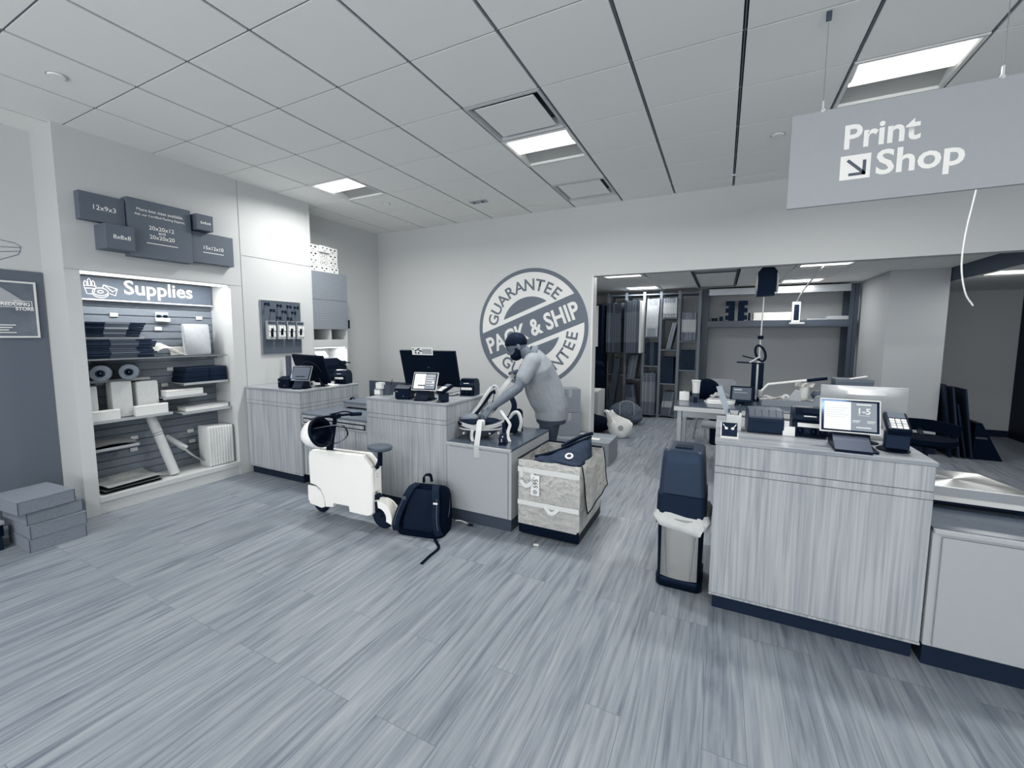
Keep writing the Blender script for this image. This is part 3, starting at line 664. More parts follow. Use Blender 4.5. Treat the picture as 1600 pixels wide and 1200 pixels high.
# pegboard with hooks and card packs on the white panel
def peg_mat(name, v, hv, sp, rad, seed=0):
    m, n, l, p = nt(name); tc = n.new('ShaderNodeTexCoord'); sc = n.new('ShaderNodeVectorMath'); sc.operation = 'SCALE'; sc.inputs['Scale'].default_value = 1 / sp
    l.new(tc.outputs['Object'], sc.inputs[0]); fr = n.new('ShaderNodeVectorMath'); fr.operation = 'FRACTION'; l.new(sc.outputs[0], fr.inputs[0])
    sub = n.new('ShaderNodeVectorMath'); sub.operation = 'SUBTRACT'; sub.inputs[1].default_value = (.5, .5, .5); l.new(fr.outputs[0], sub.inputs[0])
    ml = n.new('ShaderNodeVectorMath'); ml.operation = 'MULTIPLY'; ml.inputs[1].default_value = (0, 1, 1); l.new(sub.outputs[0], ml.inputs[0])
    ln = n.new('ShaderNodeVectorMath'); ln.operation = 'LENGTH'; l.new(ml.outputs[0], ln.inputs[0])
    lt = n.new('ShaderNodeMath'); lt.operation = 'LESS_THAN'; lt.inputs[1].default_value = rad; l.new(ln.outputs['Value'], lt.inputs[0])
    mx = n.new('ShaderNodeMix'); mx.data_type = 'RGBA'; l.new(lt.outputs[0], mx.inputs[0]); mx.inputs[6].default_value = rgba(duo(v)); mx.inputs[7].default_value = rgba(duo(hv))
    l.new(mx.outputs[2], p.inputs['Base Color']); p.inputs['Roughness'].default_value = .5; return m
t = thing('pegboard', 'small dark pegboard with hooks on the white panel', 'pegboard', (PX, 3.44, 1.345))
MB().box(.001, .016, -.255, .255, 0, .62, bev=.001, seg=1).build('board', peg_mat('dark pegboard', .34, .12, .0255, .2), t)
MB().box(.0, .02, -.262, -.255, -.006, .626).box(.0, .02, .255, .262, -.006, .626).box(.0, .02, -.255, .255, -.006, 0).box(.0, .02, -.255, .255, .62, .626).build('edge_frame', M_silver, t)
hk = [(-.2, .585), (-.045, .575), (.085, .57), (.185, .565), (-.135, .515), (.015, .505), (.145, .5), (-.06, .43), (.085, .425)]
for y, z in hk:
    b = MB(); b.box(.016, .02, y - .013, y + .013, z - .018, z + .012); b.tube([(.018, y, z), (.07, y, z - .004), (.078, y, z + .01)], .0035, 8); b.box(.07, .076, y - .014, y + .014, z - .03, z + .006)
    b.build('hook', M_ink, t)
for k in range(4):
    t = thing('carded_pack', 'carded hang pack on the small pegboard, %s of four' % ('leftmost', 'second from left', 'third from left', 'rightmost')[k], 'hang pack', (PX + .05, 3.275 + .128 * k, 1.515), 0, 'carded packs on the pegboard')
    MB().box(-.03, .012, -.05, .05, 0, .215, bev=.002, seg=1).build('backing_card', M_sign, t)
    b = MB()
    for q in range(6): b.box(.012, .016 + .006 * (q % 2), -.036 + .03 * (q % 3), -.012 + .03 * (q % 3), .03 + .07 * (q // 3), .09 + .07 * (q // 3))
    b.build('blister', M_label, t); MB().box(.012, .0245, -.016, .014, .03 + .02 * (k % 2), .13, bev=.004).build('item', M_black, t); MB().box(.012, .014, -.045, .045, .175, .21).build('header_print', M_slate, t)
    MB().cyl((-.032, 0, .2), (.02, 0, .2), .003, n=8).build('hang_hook', M_silver, t)

# hutch with tall pegboard, cubbies and the lit printer bay
t = thing('storage_hutch', 'tall white hutch with a perforated grey front, cubbies and lit bay', 'cabinet', (-5.0, 4.2, 0)); h = .295
b = MB(); b.box(-.194, .196, -h, -h + .018, 0, 2.405); b.box(-.194, .196, h - .018, h, 0, 2.405); b.box(-.194, -.185, -h + .018, h - .018, 0, 2.405)
for z0, z1 in ((2.39, 2.405), (1.645, 1.66), (1.40, 1.505), (.93, .95)): b.box(-.185, .196, -h + .018, h - .018, z0, z1)
b.box(-.185, .196, -.012, .012, 1.505, 1.645); b.box(-.185, .18, -h + .018, h - .018, 0, .93); b.build('cabinet_body', M_lam, t)
pm = peg_mat('perforated steel', .48, .66, .0235, .24)
MB().box(.197, .212, -h - .004, h, 2.04, 2.405, bev=.001, seg=1).build('perforated_panel', pm, t); MB().box(.197, .212, -h - .004, h, 1.65, 2.036, bev=.001, seg=1).build('perforated_panel', pm, t)
MB().box(.2, .235, h, h + .012, 1.66, 1.78, bev=.002).build('latch', M_black, t)
MB().box(.02, .17, -h + .03, h - .03, 1.388, 1.3995).build('bay_lamp', emis('bay lens', 1.0, 2.0), t)
area_light('bay_lamp_light', (-4.93, 4.2, 1.38), (0, 0, 0), .12, .5, 3.2, WARM)
M_face = mat('white toy box', .88, .55)
nm = ['leftmost column', 'middle column', 'right column']; rows = ['bottom row', 'second row up', 'third row up', 'top row']
for r in range(4):
    for c in range(3):
        y = 3.985 + .16 * c + (.012 if r == 0 else 0); x = -4.93 + (.03 if (c, r) == (1, 3) else 0)
        t = thing('face_box', 'white box with a drawn face on the hutch, %s, %s' % (nm[c], rows[r]), 'box', (x, y, 2.407 + .0865 * r), random.uniform(-.03, .03), 'white boxes with faces stacked on the hutch')
        MB().box(-.08, .1, -.077, .077, 0, .085, bev=.003, seg=1).build('carton', M_face, t)
        f = MB(); e = .018 + .01 * random.random()
        if c == 1 and r in (1, 2):
            for s in (-1, 1): f.tube([(.1005, s * .036 + .022 * math.cos(2 * PI * k / 14), .042 + .022 * math.sin(2 * PI * k / 14)) for k in range(14)], .0018, 5, True)
            f.box(.1003, .102, -.012, .012, .04, .044)
        else:
            for s in (-1, 1): f.ball((.1005, s * .034, .055), (.0012, e * .6, e * .42), 8)
            if r % 2: f.ribbon([(.101, -.022, .026), (.101, 0, .02), (.101, .022, .026)], XV, .001, .006)
            else: f.ball((.1005, .0, .024), (.0012, .012, .008), 8)
        f.build('drawn_face', M_ink, t)
# printer in the bay
t = thing('office_printer', 'large black office printer in the lit bay of the hutch', 'printer', (-4.89, 4.17, .951))
MB().box(-.17, .17, -.21, .21, 0, .2, bev=.012).build('printer_body', M_black, t, smooth=30)
b = MB().prism([(-.2, 0), (.22, 0), (.22, .05), (.14, .055), (.06, .1), (-.2, .1)], (-.16, 0, .203), YV, ZV, .31); b.build('scanner_lid', M_charc, t)
MB().box(-.12, .175, .1, .28, .22, .235, bev=.004).build('paper_tray', M_black, t); MB().box(.171, .176, -.19, .19, .12, .15).build('output_slot', M_charc, t)
MB().box(.171, .178, -.1, .19, .04, .1, bev=.003).build('paper_drawer', M_charc, t)
mb = MB().box(-.001, .001, -.09, .09, 0, .11); o = solo(mb, 'paper_sheet', mat('plain grey paper', .6, .7), 'grey printed sheet standing on the office printer', 'sheet', (-4.99, 4.22, 1.255)); o.rotation_euler = (0, -.7, 0)  # sheet in one even grey tone
# ---------------------------------------------------------------- counter devices (each builder makes one thing, front facing -y)
def tablet(loc, rz_, w_, h_, z0, tilt, label, base, screen):
    """tilted customer screen on a wedge stand; z0 = height of its lower edge"""
    t = thing('customer_tablet', label, 'tablet', loc, rz_)
    M = tr(0, 0, z0) @ rx(-tilt)
    sl = MB().box(-w_ / 2, w_ / 2, -.006, .006, 0, h_, M, bev=.004).build('case', M_white if screen != 'off' else M_silver, t)
    MB().box(-w_ / 2 + .007, w_ / 2 - .007, -.0072, -.0055, .007, h_ - .007, M).build('bezel', M_blackg, sl)
    a, b_ = -w_ / 2 + .018, w_ / 2 - .018
    if screen == 'off':
        MB().box(a, b_, -.0085, -.007, .016, h_ - .016, M).build('screen', emis('dim screen', .30, .12), sl)
    else:
        m = a + (b_ - a) * .52
        MB().box(a, m, -.0085, -.007, .016, h_ - .016, M).build('order_pane', emis('lit pane', .86, .42), sl)
        MB().box(m, b_, -.0085, -.007, .016, h_ - .016, M).build('offer_pane', emis('grey pane', .5, .35), sl)
        ln = MB()
        for k in range(5): ln.box(a + .01, m - .012 - .01 * (k % 3), -.0091, -.0085, h_ - .05 - .012 * k, h_ - .049 - .012 * k, M)
        ln.build('order_lines', mat('screen grey', .66, .5), sl)
        tx = MB(); mid = (m + b_) / 2; u = M.to_3x3() @ V((0, 0, 1)); r = V((1, 0, 0))
        def P(x, z): return M @ V((x, -.0089, z))
        if screen == '1-5':
            fit_text(tx, '1-5', P(mid, h_ * .58), r, u, (b_ - m) * .46, None, .03, .0003, 'CENTER')
            tx.box(mid - .024, mid + .024, -.0092, -.0085, h_ * .53, h_ * .54, M); tx.box(mid - .03, mid + .03, -.0092, -.0085, h_ * .83, h_ * .87, M)
            for x in (mid - .03, mid + .03): tx.box(x - .016, x + .016, -.0092, -.0085, h_ * .36, h_ * .385, M); tx.box(x - .016, x + .01, -.0092, -.0085, h_ * .32, h_ * .335, M)
            tx.box(mid - .03, mid + .03, -.0092, -.0085, h_ * .17, h_ * .2, M)
        else:
            for k in range(5): tx.box(m + .008, b_ - .012 - .01 * (k % 2), -.0092, -.0085, h_ * (.78 - .13 * k), h_ * (.82 - .13 * k), M)
            tx.box(b_ - .03, b_ - .01, -.0092, -.0085, h_ * .38, h_ * .5, M)
        tx.build('offer_lettering', M_label, sl)
    bw, bf, bb = base
    st = MB(); st.prism([(bf, 0), (bb, 0), (bb * .8, z0 * .8), (.05, z0 + .07), (.012, z0 + .05), (-.004, z0 * 1.02), (bf * .45, z0 * .62), (bf, .014)], (-bw / 2, 0, 0), (0, 1, 0), (0, 0, 1), bw)
    st.build('stand', M_black, t); MB().box(bw / 2 - .002, bw / 2 + .03, bf + .03, bb - .02, 0, .012, bev=.003).build('stand_foot', M_black, t)
    return t
def receipt_printer(loc, rz_, w_, d_, h_, m, label, curved=False):
    t = thing('receipt_printer', label, 'receipt printer', loc, rz_)
    if curved:
        pr = [(0, .008), (.01, 0), (d_, 0), (d_, h_ * .8), (d_ - .03, h_), (.06, h_ * .97), (.018, h_ * .72), (0, h_ * .55)]
        MB().prism(pr, (-w_ / 2, 0, 0), (0, 1, 0), (0, 0, 1), w_).build('printer_body', m, t)
        lid = MB().prism([(.003, h_ * .57), (.02, h_ * .745), (.06, h_ * 1.0), (d_ - .03, h_ * 1.03), (d_ - .03, h_ * 1.0), (.06, h_ * .96), (.02, h_ * .7)], (-w_ / 2 + .006, 0, 0), (0, 1, 0), (0, 0, 1), w_ - .012).build('paper_lid', M_slate, t)
        b = MB()
        for k in range(4): x = -w_ / 2 + w_ * (k + 1) / 5; b.bar((x, .024, h_ * .77), (x, .06, h_ * 1.005), .002, .002)
        b.build('lid_ribs', M_charc, lid)
        MB().box(-w_ * .38, w_ * .3, -.004, .006, h_ * .53, h_ * .56).build('paper_slot', M_black, t); MB().cyl((0, -.003, h_ * .08), (0, .004, h_ * .08), .008, n=12).build('feed_button', M_black, t)
    else:
        MB().box(-w_ / 2, w_ / 2, 0, d_, .006, h_ * .72, bev=.006).build('printer_body', m, t)
        MB().prism([(0, h_ * .725), (d_, h_ * .725), (d_, h_), (d_ * .3, h_), (0, h_ * .8)], (-w_ / 2, 0, 0), (0, 1, 0), (0, 0, 1), w_).build('paper_lid', m, t)
        MB().box(-w_ * .3, w_ * .3, d_ * .3, d_ * .36, h_ - .002, h_ + .002).build('paper_slot', M_blackg, t)
        MB().box(-w_ / 2 + .012, -w_ / 2 + .03, -.002, .002, h_ * .55, h_ * .6).build('maker_mark', M_sign, t)
        MB().box(w_ * .1, w_ * .13, -.003, .002, h_ * .22, h_ * .28).box(w_ / 2 - .001, w_ / 2 + .002, d_ * .55, d_ * .8, h_ * .12, h_ * .32).build('button_plate', M_sign, t)
        MB().box(-w_ / 2 + .01, w_ / 2 - .01, .01, d_ - .01, 0, .006).build('foot_pad', M_rubber, t)
    return t
def label_printer(loc, rz_, w_, d_, h_, label):
    t = thing('label_printer', label, 'label printer', loc, rz_)
    pr = [(.0, 0), (d_, 0), (d_, h_ * .62), (d_ * .86, h_ * .9), (d_ * .6, h_), (d_ * .28, h_ * .98), (.025, h_ * .82), (0, h_ * .6), (.03, h_ * .5), (.03, h_ * .12)]
    b = MB().prism(pr, (-w_ / 2, 0, 0), (0, 1, 0), (0, 0, 1), w_); bmesh.ops.bevel(b.b, geom=b.b.edges[:], offset=.004, segments=2, affect='EDGES'); b.build('printer_body', M_charc, t, smooth=35)
    MB().prism([(.02, h_ * .83), (d_ * .28, h_ * .99), (d_ * .55, h_ * 1.012), (d_ * .28, h_ * .94), (.03, h_ * .8)], (-w_ * .42, 0, 0), (0, 1, 0), (0, 0, 1), w_ * .84).build('glossy_cover', M_blackg, t)
    MB().box(-w_ * .36, w_ * .36, -.006, .004, h_ * .36, h_ * .5, bev=.002).build('label_slot', M_label, t)
    MB().box(-w_ * .2, w_ * .14, .004, .01, h_ * .72, h_ * .755, rx(0)).build('maker_mark', M_label, t)
    for q in (-.26, .1, .34): MB().ball((w_ * q, .018, h_ * .2), (.016, .014, .022), 12).build('front_latch', M_black, t)
    return t
def card_reader(loc, rz_, label, s=1.0):
    t = thing('card_reader', label, 'card reader', loc, rz_)
    MB().lathe([(.0, 0), (.058 * s, 0), (.06 * s, .006 * s), (.045 * s, .014 * s), (0, .016 * s)], (-.01, .0, 0)).build('base', M_black, t, smooth=40)
    MB().box(-.042 * s, .042 * s, -.03 * s, .03 * s, .012 * s, .085 * s, bev=.004).build('mount_block', M_charc, t)
    M = tr(0, -.0 * s, .108 * s) @ rx(math.radians(20))
    hd = MB().box(-.042 * s, .042 * s, -.06 * s, .105 * s, -.012 * s, .022 * s, M, bev=.008 * s).build('terminal', M_black, t, smooth=40)
    MB().box(-.03 * s, .03 * s, .045 * s, .095 * s, .0215 * s, .0235 * s, M).build('display', mat('reader screen', .4, .2), hd)
    for r in range(4):
        kb = MB()
        for c in range(3): kb.box((-.029 + .0205 * c) * s, (-.0115 + .0205 * c) * s, (-.052 + .022 * r) * s, (-.036 + .022 * r) * s, .0215 * s, .027 * s, M, bev=.0015)
        kb.build('key_row', M_label if r == 3 or r == 0 else M_tag, hd)
    return t
def pen_cup(loc, rz_, w_, h_, m, label, pens):
    t = thing('pen_cup', label, 'pen cup', loc, rz_); k = .004
    MB().box(-w_ / 2, w_ / 2, -w_ / 2, w_ / 2, 0, k).box(-w_ / 2, w_ / 2, -w_ / 2, -w_ / 2 + k, k, h_).box(-w_ / 2, w_ / 2, w_ / 2 - k, w_ / 2, k, h_).box(-w_ / 2, -w_ / 2 + k, -w_ / 2 + k, w_ / 2 - k, k, h_).box(w_ / 2 - k, w_ / 2, -w_ / 2 + k, w_ / 2 - k, k, h_).build('cup', m, t)
    return t
def pen(loc, d, L, label, m=None, r=.004, group=None):
    d = V(d).normalized(); t = thing('pen', label, 'pen', loc, 0, group)
    MB().tube([d * 0.0, d * .012, d * L], [r * .3, r, r], 10).build('barrel', m or M_black, t, smooth=40); MB().tube([d * (L * .82), d * (L + .003)], [r * 1.2, r * 1.2], 10).build('cap', M_slate, t, smooth=40); return t
Z = HT
# left counter
receipt_printer((-4.22, 3.03, Z), .12, .155, .2, .125, M_black, 'black receipt printer at the front of the leftmost counter')
t_ = tablet((-4.045, 3.10, Z), .30, .235, .17, .085, math.radians(24), 'dark-screened tablet on the leftmost counter', (.11, -.06, .11), 'off')
t = thing('monitor', 'black monitor seen from behind on the leftmost counter', 'monitor', (-4.10, 3.40, Z), .15)
M = tr(0, .03, .035) @ rx(math.radians(22)) @ ry(math.radians(2))
MB().box(-.29, .13, -.014, .014, .0, .34, M, bev=.005).build('panel', M_black, t); MB().tube([M @ p for p in arc((-.08, -.016, .1), V((1, 0, 0)), V((0, 0, 1)), .15, .3, PI - .3, 14, .17)], .008, 8).build('cable_arch', M_charc, t)
MB().bar((-.03, .04, .2), (.06, .01, .004), .07, .03).box(-.01, .13, -.07, .09, 0, .008, bev=.003).build('stand', M_black, t)
t = thing('tablet_stand', 'narrow black upright panel behind the leftmost monitor', 'panel', (-4.66, 3.43, Z)); MB().box(-.03, .03, -.02, .02, .0, .33, bev=.006).build('column', M_slate, t); MB().box(-.07, .07, -.06, .06, 0, .006, bev=.002).build('base', M_black, t)
label_printer((-4.01, 3.60, Z), .28, .15, .17, .165, 'black label printer at the back of the leftmost counter')
t = thing('tape_roll', 'clear tape roll standing beside the leftmost monitor', 'tape roll', (-4.055, 3.27, Z)); MB().lathe([(.016, -.012), (.034, -.012), (.034, .012), (.016, .012)], (0, 0, .0345), M=tr(0, 0, 0) @ rx(PI / 2) @ rz(0)).build('tape', M_tag, t, smooth=40); MB().lathe([(.012, -.013), (.0165, -.013), (.0165, .013), (.012, .013)], (0, 0, .0345), M=rx(PI / 2)).build('core', M_cardd, t, smooth=40)
mb = MB().box(-.07, .07, -.05, .05, 0, .012); solo(mb, 'paper_pad', M_label, 'white note pad in front of the label printer on the leftmost counter', 'paper pad', (-4.0, 3.47, Z), .2)
# shelf between counters: scale
t = thing('parcel_scale', 'flat grey parcel scale on the low shelf between counters', 'scale', (-3.48, 3.55, .766))
MB().box(-.235, .235, -.17, .17, .05, .075, bev=.004).build('platform', mat('scale plate', .4, .35), t); MB().box(-.225, .225, -.165, .165, .016, .05, bev=.003).build('scale_body', M_silver, t)
for x in (-.19, .19):
    for y in (-.13, .13): MB().cyl((x, y, 0), (x, y, .016), .018, n=12).build('foot', M_rubber, t)
t = thing('cable_coil', 'black coiled cable beside the scale on the low shelf', 'cable', (-3.80, 3.60, .766)); MB().tube(spline([(.03 * math.cos(a * .9) - .01 * a * .02, .0 + .012 * math.sin(a * .4), .045 + .035 * math.sin(a * .9)) for a in range(0, 22)], 4), .006, 8).build('cable', M_black, t, smooth=60)
t = thing('partition_panel', 'dark slate upright panel behind the low shelf between counters', 'panel', (-3.55, 4.02, 0)); MB().box(-.40, .40, 0, .03, .06, 1.0, bev=.003).build('panel', M_slate, t)
for x in (-.3, .3): MB().box(x - .02, x + .02, -.12, .15, 0, .06, bev=.003).build('foot', M_black, t)
# middle counter
pen_cup((-2.885, 3.19, Z), .15, .065, .1, M_slate, 'slate pen cup behind the white boxes at the left end of the middle counter', 1); pen((-2.875, 3.185, Z + .006), (.22, .1, 1), .145, 'dark pen in the slate cup on the middle counter', M_black)
for k, (z, x, y) in enumerate(((0, -2.95, 3.13), (.061, -2.94, 3.14))):
    t = thing('note_box', ('lower white note box at the left end of the middle counter', 'upper white note box at the left end of the middle counter')[k], 'note box', (x, y, Z + z), .12, 'white note boxes on the middle counter'); MB().box(-.034, .034, -.03, .03, 0, .06, bev=.002).build('carton', M_cardl if k == 0 else M_tag, t); MB().box(-.032, .03, -.0308, -.03, .01, .05).build('front_sheet', M_label, t)
receipt_printer((-2.555, 2.995, Z), .22, .14, .2, .125, M_black, 'black receipt printer left of the lit tablet on the middle counter')
tablet((-2.36, 3.06, Z), .22, .24, .172, .085, math.radians(24), 'lit split-screen tablet on the middle counter', (.12, -.07, .11), 'list')
card_reader((-2.145, 3.06, Z), -.15, 'black card reader at the right front corner of the middle counter', .92)
t = thing('monitor', 'large black monitor seen from behind on the middle counter', 'monitor', (-2.6, 3.47, Z)); M = tr(0, .05, .075) @ rx(math.radians(14))
MB().box(-.335, .335, -.016, .012, 0, .365, M, bev=.004).build('panel', M_black, t); MB().box(-.01, .01, -.0175, -.016, .19, .2, M).build('maker_mark', M_slate, t)
MB().bar((.05, .05, .16), (.05, .14, .006), .07, .02).box(-.1, .2, .05, .24, 0, .01, bev=.004).build('stand', M_silver, t)
t = thing('counter_card', 'small printed card clipped on top of the large black monitor', 'card', (-2.63, 3.405, Z + .385)); M = rx(math.radians(8)); MB().box(-.125, .125, -.004, 0, 0, .075, M).build('card', M_label, t)
b = MB(); random.seed(3)
for k in range(16): x, z = random.uniform(-.115, -.015), random.uniform(.008, .06); b.box(x, x + .014, -.0055, -.004, z, z + .011, M)
b.build('printed_pattern', M_ink, t); MB().box(.0, .115, -.0052, -.004, .01, .06, M).build('printed_panel', M_sign, t)
label_printer((-2.155, 3.45, Z), .18, .15, .17, .165, 'black label printer at the back right of the middle counter')
t = thing('cable', 'thin black cable lying in front of the label printer on the middle counter', 'cable', (-2.33, 3.36, Z)); MB().tube(spline([(-.08, .05, .004), (-.02, .0, .004), (.06, .02, .004), (.1, .07, .02)], 6), .004, 8).build('cable', M_black, t, smooth=60)
mb = MB().box(-.07, .07, -.03, .03, 0, .01); solo(mb, 'paper_pad', M_tag, 'white paper pad lying beside the cable on the middle counter', 'paper pad', (-2.35, 3.47, Z), .1)
# nearest counter
t = thing('picture_card', 'small black card of white earbuds in a white stand', 'card', (.062, 2.735, Z), .04); M = rx(math.radians(-16))
MB().box(-.045, .045, -.03, .02, 0, .006).box(-.045, -.04, -.006, .006, .006, .085, M).box(.04, .045, -.006, .006, .006, .03, M).build('stand', M_white, t); MB().box(-.04, .04, -.004, .004, .006, .083, M).build('card', M_blackg, t)
b = MB()
for s in (-1, 1): b.ball(M @ V((s * .016 , -.005, .05)), (.009, .003, .008), 10, None).bar(M @ V((s * .018, -.005, .052)), M @ V((s * .034, -.005, .075)), .005, .003)
b.build('earbud_picture', M_label, t)
pen_cup((.088, 2.99, Z), .0, .08, .095, M_tag, 'white square pen cup on the nearest counter', 4)
pen((.105, 3.0, Z + .006), (.1, .05, 1), .15, 'dark pen at the right in the white cup', M_slate); pen((.10, 2.97, Z + .006), (.2, -.05, 1), .13, 'white-barrelled pen in the white cup', M_label); pen((.07, 2.97, Z + .006), (-.1, .0, 1), .12, 'pale pen at the left in the white cup', M_tag)
t = thing('ruler', 'long grey metal ruler leaning up out of the white cup', 'ruler', (.082, 3.0, Z + .008)); MB().bar((0, 0, 0), (-.085, .02, .255), .034, .003, (0, 1, 0)).build('blade', M_steel2, t)
receipt_printer((.255, 2.93, Z), .04, .185, .19, .135, M_charc, 'rounded grey receipt printer on the nearest counter', True)
mb = MB().box(-.03, .03, -.002, .002, 0, .055, rx(-.2)); solo(mb, 'price_card', M_label, 'small white card standing between the two printers on the nearest counter', 'card', (.372, 2.93, Z))
label_printer((.475, 2.93, Z), -.05, .175, .2, .165, 'black label printer behind the lit tablet on the nearest counter')
tablet((.615, 2.765, Z), -.04, .255, .18, .075, math.radians(17), 'lit tablet reading 1-5 on the nearest counter', (.15, -.13, .09), '1-5')
card_reader((.815, 2.80, Z), -.12, 'black card reader with white keys at the right end of the nearest counter', 1.12)
t = thing('hand_scanner', 'small black scanner cradle behind the lit tablet', 'scanner', (.735, 2.93, Z)); MB().lathe([(0, 0), (.045, 0), (.045, .006), (.02, .012), (0, .012)]).build('base', M_black, t, smooth=40); MB().bar((0, 0, .01), (0, .03, .05), .02, .012).box(-.03, .03, .0, .05, .045, .06, bev=.004).build('cradle', M_black, t)
t = thing('monitor', 'pale silver monitor with a bulging back on the nearest counter', 'monitor', (.745, 3.12, Z))
def bulge(i, j):
    u = -1 + 2 * i / 16; v = j / 10; g = min(1, (1 - v) / .22) * (1 - .3 * max(0, .78 - v)); return V((u * .2, -.075 * (1 - u * u) * g + .01, .075 + .215 * v))
b = MB(); rs = []
for j in range(11): rs.append([bulge(i, j) for i in range(17)] + [V((.2, .022, .075 + .0215 * j)), V((-.2, .022, .075 + .0215 * j))])
b.rings(rs); b.build('shell', mat('pale silver shell', .66, .4), t, smooth=40)
MB().box(-.192, .192, .022, .026, .085, .28).build('screen', M_blackg, t); MB().bar((0, 0, .1), (0, .015, .006), .1, .02).box(-.09, .09, -.06, .07, 0, .007, bev=.002).build('stand', mat('white monitor foot', .8, .4), t)
# right low counter: scale
t = thing('parcel_scale', 'stainless parcel scale on the low counter at right', 'scale', (1.18, 3.13, .682), -.02)
MB().prism([(-.26, -.16), (.235, -.16), (.15, .2), (-.26, .2)], (0, 0, .105), (1, 0, 0), (0, 1, 0), .004).build('platform_top', M_steel, t)
p_ = MB().prism([(-.262, -.168), (.255, -.168), (.155, .205), (-.262, .205)], (0, 0, .06), (1, 0, 0), (0, 1, 0), .045).build('platform', M_silver, t)
fit_text(MB(), 'METTLER TOLEDO', (-.255, -.1685, .088), (1, 0, 0), (0, 0, 1), .10, .009, .02, .0004).build('maker_lettering', M_ink, p_)
MB().box(-.25, .2, -.16, .18, .028, .058, bev=.003).build('scale_body', M_tag, t)
MB().box(-.262, .215, -.15, .19, .012, .028, bev=.002).build('base_tray', M_black, t)
for x in (-.22, .19):
    for y in (-.12, .15): MB().cyl((x, y, 0), (x, y, .012), .02, n=12).build('foot', M_rubber, t)
# ---------------------------------------------------------------- scooter with helmet
M_sc = mat('white scooter shell', .98, .35)
t = thing('folding_scooter', 'white box-shaped electric scooter with a round grey seat', 'scooter', (-2.83, 2.56, 0))
def sx(x): return x + 2.83
body = [(-3.145, .575), (-2.56, .598), (-2.47, .52), (-2.462, .47), (-2.462, .135), (-2.48, .11), (-2.52, .098), (-2.715, .094), (-2.722, .142), (-2.905, .135), (-2.912, .10), (-3.0, .085), (-3.015, .17), (-3.05, .23), (-3.11, .262), (-3.188, .27), (-3.195, .50), (-3.185, .55)]
b = MB()
rs = []
for y, k in ((-.058, .985), (-.05, 1.0), (-.02, 1.0)): rs.append([V((sx(x) * k, y, .34 + (z - .34) * k)) for x, z in body])
b.rings(rs); b.build('side_panel', M_sc, t)
b = MB(); rs = []
for y, k in ((.02, 1.0), (.05, 1.0), (.058, .985)): rs.append([V((sx(x) * k, y, .34 + (z - .34) * k)) for x, z in body])
b.rings(rs); b.build('side_panel', M_sc, t)
inn = [(-3.14, .565), (-2.60, .578), (-2.50, .50), (-2.475, .46), (-2.475, .36), (-2.6, .15), (-2.72, .15), (-3.0, .14), (-3.1, .27), (-3.18, .28), (-3.18, .52)]
MB().prism([(sx(x), z) for x, z in inn], (0, .02, 0), (1, 0, 0), (0, 0, 1), .04).build('inner_frame', M_black, t)
MB().box(sx(-2.475), sx(-2.458), -.05, .05, .30, .5, bev=.006).build('tail_cap', M_sc, t); MB().box(.37, .376, -.02, .02, .42, .46, bev=.004).build('tail_lamp', M_label, t)
MB().prism([(sx(-2.46), .14), (sx(-2.46), .28), (sx(-2.40), .24), (sx(-2.36), .14)], (0, .03, 0), (1, 0, 0), (0, 0, 1), .06).build('swing_arm', M_black, t)
cov = [(-3.215, .245), (-3.12, .25), (-3.05, .215), (-3.015, .15), (-3.012, .085), (-3.05, .07), (-3.19, .085), (-3.215, .12)]
MB().prism([(sx(x), z) for x, z in cov], (0, -.045, 0), (1, 0, 0), (0, 0, 1), .014).build('wheel_cover', M_sc, t)
def wheel(x, r, nm):
    w = MB().tube(arc((x, 0, r), (1, 0, 0), (0, 0, 1), r - .02, 0, 2 * PI, 28)[:-1], .02, 10, True).build(nm, M_rubber, t, smooth=60)
    MB().cyl((x, -.016, r), (x, .016, r), r - .03, n=24).cyl((x, -.045, r), (x, .045, r), .012, n=12).build('hub', M_charc, w, smooth=40)
wheel(sx(-3.115), .1, 'front_wheel'); wheel(sx(-2.40), .11, 'rear_wheel')
fn = MB(); fn.grid(lambda i, j: V((.43 + (.128 + .0) * math.cos(-.35 + 2.5 * i / 14), -.045 + .09 * j / 6, .11 + (.128 + .02 * math.sin(PI * j / 6)) * math.sin(-.35 + 2.5 * i / 14))), 14, 6, .006)
for y in (-.05, .044): fn.prism([(.43 + q * math.cos(a), .11 + q * math.sin(a)) for q, a in [(.13, -.3 + 2.0 * k / 10) for k in range(11)] + [(.075, 1.7 - 2.0 * k / 10) for k in range(11)]], (0, y + .006, 0), (1, 0, 0), (0, 0, 1), .006)
fn.build('rear_fender', M_sc, t, smooth=50)
MB().tube([(.405, 0, .52), (.41, 0, .64)], .02, 12).bar((.405, 0, .56), (.37, 0, .49), .03, .02).build('seat_post', M_black, t, smooth=40)
MB().lathe([(0, -.02), (.06, -.02), (.098, -.008), (.105, .006), (.098, .02), (.05, .026), (0, .024)], (.412, 0, .662), 28, Matrix.Diagonal((1, .85, 1, 1))).build('seat', mat('grey seat', .3, .55), t, smooth=50)
MB().tube([(-.15, 0, .56), (-.085, 0, .86)], .018, 12).tube([(-.19, 0, .55), (-.155, 0, .72)], .016, 12).build('steering_stem', M_black, t, smooth=40)
hb = MB().tube(spline([(-.15, -.17, .87), (-.125, -.10, .885), (-.085, 0, .885), (-.045, .12, .88), (-.02, .2, .872)], 5), .011, 10).box(-.12, -.04, -.03, .03, .865, .905, rz(0), bev=.008).build('handlebar', M_black, t, smooth=50)
MB().tube([(-.155, -.19, .867), (-.13, -.11, .884)], .017, 12).build('grip', M_rubber, hb, smooth=40); MB().tube([(-.042, .13, .879), (-.012, .225, .870)], .017, 12).build('grip', M_rubber, hb, smooth=40)
